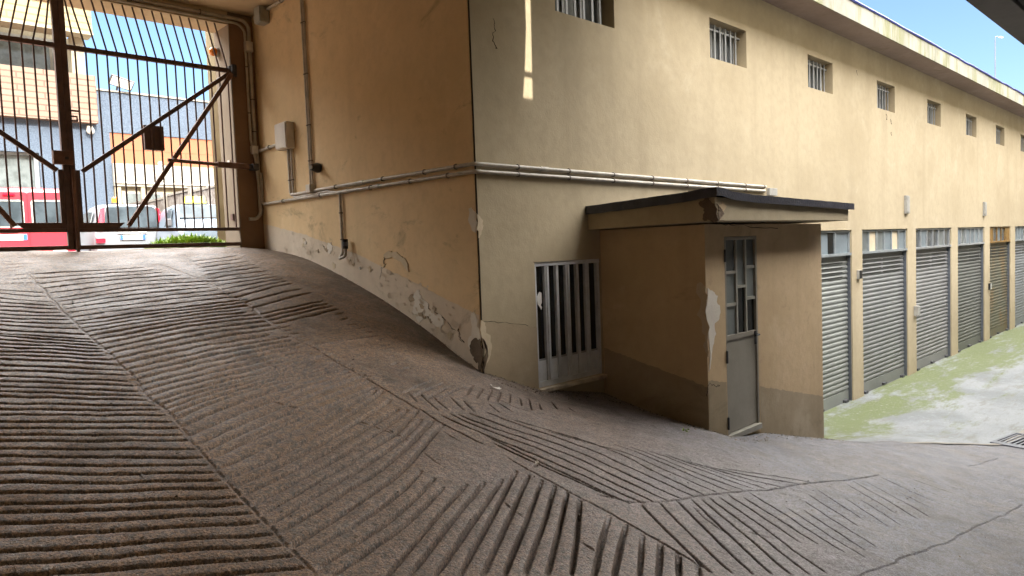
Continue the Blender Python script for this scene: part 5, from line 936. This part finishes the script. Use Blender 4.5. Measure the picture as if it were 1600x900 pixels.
def wheel(parent, x, y, r=.29):
    s_ = 1 if x > 0 else -1
    b = MB(); b.tube([(x-.09*s_, y, r),(x+.085*s_, y, r)], r, 24); w = b.build('wheel', M['tyre'], parent, scale=1, bevel=.02)
    b = MB(); b.tube([(x+.086*s_, y, r),(x+.095*s_, y, r)], r*.62, 18); b.build('rim', M['rim'], w, scale=1)
    b = MB(); b.tube([(x-.12*s_, y, r+.02),(x+.006*s_, y, r+.02)], r*1.2, 24); return w
def rrect(x0, x1, z0, z1, r, y, slope=0, n=4):
    o = []
    for cx, cz, a0 in ((x1-r,z1-r,0),(x0+r,z1-r,90),(x0+r,z0+r,180),(x1-r,z0+r,270)):
        for k in range(n+1): a = math.radians(a0+90*k/n); xx, zz = cx+r*math.cos(a), cz+r*math.sin(a); o.append((xx, y+slope*(zz-z0), zz))
    return o
def number_plate(parent, x, y, z, text=None, blue_ends=True, face=-1):
    p = panel('number_plate', M['plate'], parent, rrect(x-.26, x+.26, z-.055, z+.055, .012, y), (0,.012*(-face),0))
    if blue_ends:
        for q in (-1, 1): panel('plate_band', M['plate_blue'], p, rrect(x+q*.23-.028, x+q*.23+.028, z-.052, z+.052, .006, y+face*.003), (0,.002,0))
    if text:
        cu = bpy.data.curves.new('plate_text', 'FONT'); cu.body = text; cu.size = .078; cu.align_x = 'CENTER'; cu.align_y = 'CENTER'; cu.extrude = .003
        o = bpy.data.objects.new('plate_text', cu); COL.objects.link(o); o.parent = p; o.location = (x, y-.006, z); o.rotation_euler = (math.pi/2, 0, 0); cu.materials.append(M['plate_ink'])
        bpy.context.view_layer.update(); me_ = bpy.data.meshes.new_from_object(o.evaluated_get(bpy.context.evaluated_depsgraph_get())); o2 = bpy.data.objects.new('plate_lettering', me_); COL.objects.link(o2); o2.parent = p; o2.location = o.location; o2.rotation_euler = o.rotation_euler; bpy.data.objects.remove(o)
def car_root(name, x, y, heading, label, cat):
    t = thing(name, (x, y, GC), label, cat, 'vehicles parked beyond the gate', rz=-heading); return t
# white hatchback seen from behind
hd = math.radians(5)
w = car_root('parked_car', 4.10, 14.8, hd, 'white hatchback with tall red tail lamps and an orange roof beacon, seen from behind', 'car')
smooth_body([(0,.30,.70,.90,1.30,.58),(.03,.26,.76,.94,1.42,.60),(.16,.24,.79,.95,1.50,.61),(.6,.23,.80,.96,1.545,.62),(1.5,.22,.80,.95,1.55,.63),(2.1,.22,.80,.94,1.50,.62),(2.55,.22,.80,.94,1.22,.64),(2.9,.23,.79,.90,.99,.66),(3.35,.25,.77,.80,.90,.62),(3.53,.32,.70,.62,.74,.55)], 'body', M['white_car'], w)
panel('rear_window', M['car_glass'], w, [(-.42,.075,1.475),(.42,.075,1.475),(.50,.045,1.43),(.57,-.004,1.02),(.53,-.010,.98),(-.53,-.010,.98),(-.57,-.004,1.02),(-.50,.045,1.43)], (0,-.055,0), .004)
for q in (-1, 1):
    panel('tail_lamp', M['tail_red'], w, [(q*.515,.05,1.45),(q*.60,.075,1.41),(q*.71,.0,1.0),(q*.70,-.008,.93),(q*.585,-.012,.93)], (0,-.06,0), .004)
    l = panel('tail_lamp', M['tail_red'], w, rrect(min(q*.56,q*.74), max(q*.56,q*.74), .64, .74, .015, -.035), (0,-.03,0)); panel('lens', M['tail_clear'], l, rrect(min(q*.56,q*.74), max(q*.56,q*.74), .745, .83, .015, -.035), (0,-.03,0))
    b = MB(); b.prism([(q*.792,.35,.99),(q*.792,1.0,.98),(q*.70,1.0,1.38),(q*.69,.45,1.36)], (0,0,0), (q*.012,0,0)); b.build('side_window', M['car_glass'], w, scale=1)
    b = MB(); b.prism([(q*.795,1.06,.98),(q*.795,1.95,.97),(q*.71,1.75,1.39),(q*.71,1.06,1.39)], (0,0,0), (q*.012,0,0)); b.build('side_window', M['car_glass'], w, scale=1)
    for yy in (.55, 2.85): wheel(w, q*.715, yy)
panel('rear_bumper', M['white_car'], w, rrect(-.74, .74, .30, .58, .05, -.03), (0,-.07,0), .015)
panel('tailgate_handle', M['plate'], w, rrect(-.30, .30, .845, .875, .01, -.03), (0,-.02,0))
number_plate(w, 0, -.045, .755, 'EN 524WE')
b = MB(); b.tube([(-.12,.75,1.552),(-.12,.75,1.58)], .085, 14); bc = thing('roof_beacon', (0,0,0), 'orange flashing beacon on the white hatchback roof', 'beacon'); bc.location = (w.matrix_basis @ Vector((-.22,.55,1.553)))
b = MB(); b.tube([(0,0,0),(0,0,.03)], .075, 14); b.build('base', M['bumper'], bc, scale=1)
b = MB(); b.tube([(0,0,.031),(0,0,.13),(0,0,.165)], [.07,.066,.03], 14); b.build('lens', M['orange'], bc, scale=1, smooth=True)
# red van seen from behind
hd = math.radians(9)
v = car_root('parked_van', 2.02, 12.9, hd, 'red van with two rear doors, seen from behind', 'van'); v.location.z -= .19
smooth_body([(0,.34,.80,1.0,1.70,.70),(.03,.30,.84,1.02,1.78,.72),(.12,.28,.85,1.02,1.81,.73),(1.2,.26,.85,1.02,1.83,.73),(2.4,.26,.85,1.0,1.82,.73),(2.75,.26,.85,1.0,1.70,.72),(3.2,.28,.84,.98,1.12,.74),(3.8,.30,.80,.90,1.00,.66),(4.05,.36,.72,.7,.84,.58)], 'body', M['red_car'], v)
for a, c, nm in ((-.66,.10,'left'), (.20,.72,'right')):
    fr = panel('rear_door', M['red_car'], v, rrect(a-.07, c+.05, .62, 1.72, .05, -.004, .02), (0,-.018,0), .004)
    panel('window_seal', M['box_grey'], fr, rrect(a-.012, c-.018, 1.075, 1.575, .05, -.024, .015), (0,-.006,0)); panel('pane', M['car_glass'], fr, rrect(a+.012, c-.042, 1.10, 1.55, .045, -.031, .015), (0,-.004,0))
panel('brake_light', M['tail_red'], v, rrect(-.22, -.04, 1.655, 1.69, .012, -.005), (0,-.03,0)); panel('handle', M['bumper'], v, rrect(-.30, -.02, .985, 1.02, .012, -.024), (0,-.02,0))
for q in (-1, 1):
    panel('tail_lamp', M['tail_red'], v, rrect(min(q*.735,q*.815), max(q*.735,q*.815), .60, 1.02, .02, -.005), (0,-.03,0))
    for yy in (.7, 3.2): wheel(v, q*.76, yy, .31)
    b = MB(); b.prism([(q*.84,.3,1.08),(q*.84,1.9,1.08),(q*.775,1.85,1.56),(q*.775,.35,1.56)], (0,0,0), (q*.012,0,0)); b.build('side_window', M['car_glass'], v, scale=1)
number_plate(v, -.16, -.03, .90)
panel('rear_bumper', M['bumper'], v, rrect(-.82, .82, .28, .50, .05, -.02), (0,-.09,0), .015); panel('badge', M['plate'], v, rrect(.48, .70, .60, .645, .008, -.024), (0,-.01,0))
# small pale van seen from the front (its local tail end faces away)
hd = math.radians(9)
k = car_root('parked_van', 4.70, 12.3, hd, 'small pale van facing the gate with a yellow roof sign', 'van')
smooth_body([(0,.30,.62,.66,.74,.56),(.04,.27,.68,.72,.84,.60),(.25,.25,.70,.78,.92,.62),(.62,.25,.70,.82,1.06,.60),(.95,.25,.70,.86,1.36,.57),(1.3,.25,.70,.87,1.40,.57),(2.6,.25,.70,.87,1.40,.57),(3.1,.27,.68,.86,1.33,.55),(3.2,.32,.64,.8,1.2,.52)], 'body', M['pale_car'], k)
panel('windscreen', M['car_glass'], k, [(-.55,.60,1.04),(.55,.60,1.04),(.49,.93,1.335),(-.49,.93,1.335)], (0,-.03,.03), .004)
for q in (-1, 1):
    panel('headlight', M['box_white'], k, rrect(min(q*.42,q*.62), max(q*.42,q*.62), .56, .68, .03, .0), (0,-.03,0)); b = MB(); b.box(q*.72-.05, q*.72+.05, .72, .80, .90, 1.06); b.build('mirror', M['bumper'], k, scale=1, bevel=.02)
    b = MB(); b.prism([(q*.692,.85,.92),(q*.692,1.55,.92),(q*.605,1.5,1.29),(q*.605,1.02,1.29)], (0,0,0), (q*.012,0,0)); b.build('side_window', M['car_glass'], k, scale=1)
    for yy in (.6, 2.6): wheel(k, q*.62, yy, .27)
panel('grille', M['bumper'], k, rrect(-.30, .30, .50, .60, .02, -.002), (0,-.012,0)); panel('front_bumper', M['pale_car'], k, rrect(-.66, .66, .27, .44, .04, -.01), (0,-.07,0), .015)
panel('wiper', M['black'], k, [(-.45,.57,1.055),(.45,.57,1.055),(.45,.582,1.068),(-.45,.582,1.068)], (0,-.012,.012))
rs = thing('roof_sign', (0,0,0), 'plain yellow box sign on the roof of the small pale van', 'roof sign', rz=-hd); rs.location = k.matrix_basis @ Vector((-.12,1.15,1.41))
b = MB(); b.prism([(-.22,-.06,0),(.22,-.06,0),(.19,-.035,.15),(-.19,-.035,.15)], (0,0,0), (0,.11,0)); b.build('box', M['yellow'], rs, scale=1, bevel=.01)
b = MB(); b.box(-.24, .24, -.08, .08, -.022, -.001); b.build('base', M['bumper'], rs, scale=1)
# low orange barrier board lying between the cars
q = bx('kerb_board', M['bg_orange'], None, (4.25,13.2,.0), 4.0, 4.5, 13.18, 13.22, -.27, -.12); q.location = Vector((4.25,13.2,0))*S; tag(q, 'low orange board standing between the white hatchback and the pale van', 'board')

# ------------------------------------------------------------------ daylight
SUN_EL = math.radians(35)
wd = bpy.data.worlds.new('World'); SC.world = wd; wd.use_nodes = True; nt = wd.node_tree
bg = nt.nodes['Background']; sky = nt.nodes.new('ShaderNodeTexSky'); sky.sky_type = 'NISHITA'; sky.sun_disc = False
sky.sun_elevation = SUN_EL; sky.sun_rotation = math.pi; sky.air_density = 1.0; sky.dust_density = 1.0; sky.ozone_density = 4.0; sky.altitude = 200
tc = nt.nodes.new('ShaderNodeTexCoord'); sp = nt.nodes.new('ShaderNodeSeparateXYZ'); nt.links.new(tc.outputs['Generated'], sp.inputs[0])
ns = nt.nodes.new('ShaderNodeTexNoise'); ns.inputs['Scale'].default_value = 2.2; ns.inputs['Detail'].default_value = 6; nt.links.new(tc.outputs['Generated'], ns.inputs['Vector'])
ad = nt.nodes.new('ShaderNodeMath'); ad.operation = 'MULTIPLY_ADD'; nt.links.new(ns.outputs['Fac'], ad.inputs[0]); ad.inputs[1].default_value = .30; nt.links.new(sp.outputs[2], ad.inputs[2])
mr = nt.nodes.new('ShaderNodeMapRange'); mr.interpolation_type = 'SMOOTHSTEP'; nt.links.new(ad.outputs[0], mr.inputs[0]); mr.inputs[1].default_value = .47; mr.inputs[2].default_value = .60
mx = nt.nodes.new('ShaderNodeMix'); mx.data_type = 'RGBA'; nt.links.new(mr.outputs[0], mx.inputs[0]); nt.links.new(sky.outputs[0], mx.inputs[6]); mx.inputs[7].default_value = (SKY_FILL*1.01, SKY_FILL*.985, SKY_FILL*.96, 1)  # bright upper sky added out of view to light the covered ramp
nt.links.new(mx.outputs[2], bg.inputs['Color']); bg.inputs['Strength'].default_value = SKY
sl = bpy.data.lights.new('sun', 'SUN'); sl.energy = SUN; sl.angle = math.radians(.5); sl.color = (1, .94, .84)
so = bpy.data.objects.new('sun', sl); COL.objects.link(so)
sd = Vector((0, -math.cos(SUN_EL), math.sin(SUN_EL))); so.rotation_euler = sd.to_track_quat('Z', 'Y').to_euler(); so.location = sd*40
# ------------------------------------------------------------------ camera
cd = bpy.data.cameras.new('camera'); cd.sensor_width = 36; cd.lens = F/1600*36; cd.clip_start = .05; cd.clip_end = 3000
co = bpy.data.objects.new('camera', cd); COL.objects.link(co)
r_, u_, f_ = [Vector((AX[i], AY[i], AZ[i])) for i in range(3)]
co.matrix_world = Matrix((( r_[0], u_[0], -f_[0], 0), (r_[1], u_[1], -f_[1], 0), (r_[2], u_[2], -f_[2], 0), (0,0,0,1)))
SC.camera = co
SC.render.resolution_x = 1024; SC.render.resolution_y = 576
SC.view_settings.view_transform = 'Standard'; SC.view_settings.look = 'None'; SC.view_settings.exposure = EXPO; SC.view_settings.gamma = 1; SC.view_settings.use_curve_mapping = False
SC.render.engine = 'CYCLES'; SC.cycles.max_bounces = 10; SC.cycles.diffuse_bounces = 6; SC.cycles.use_denoising = True
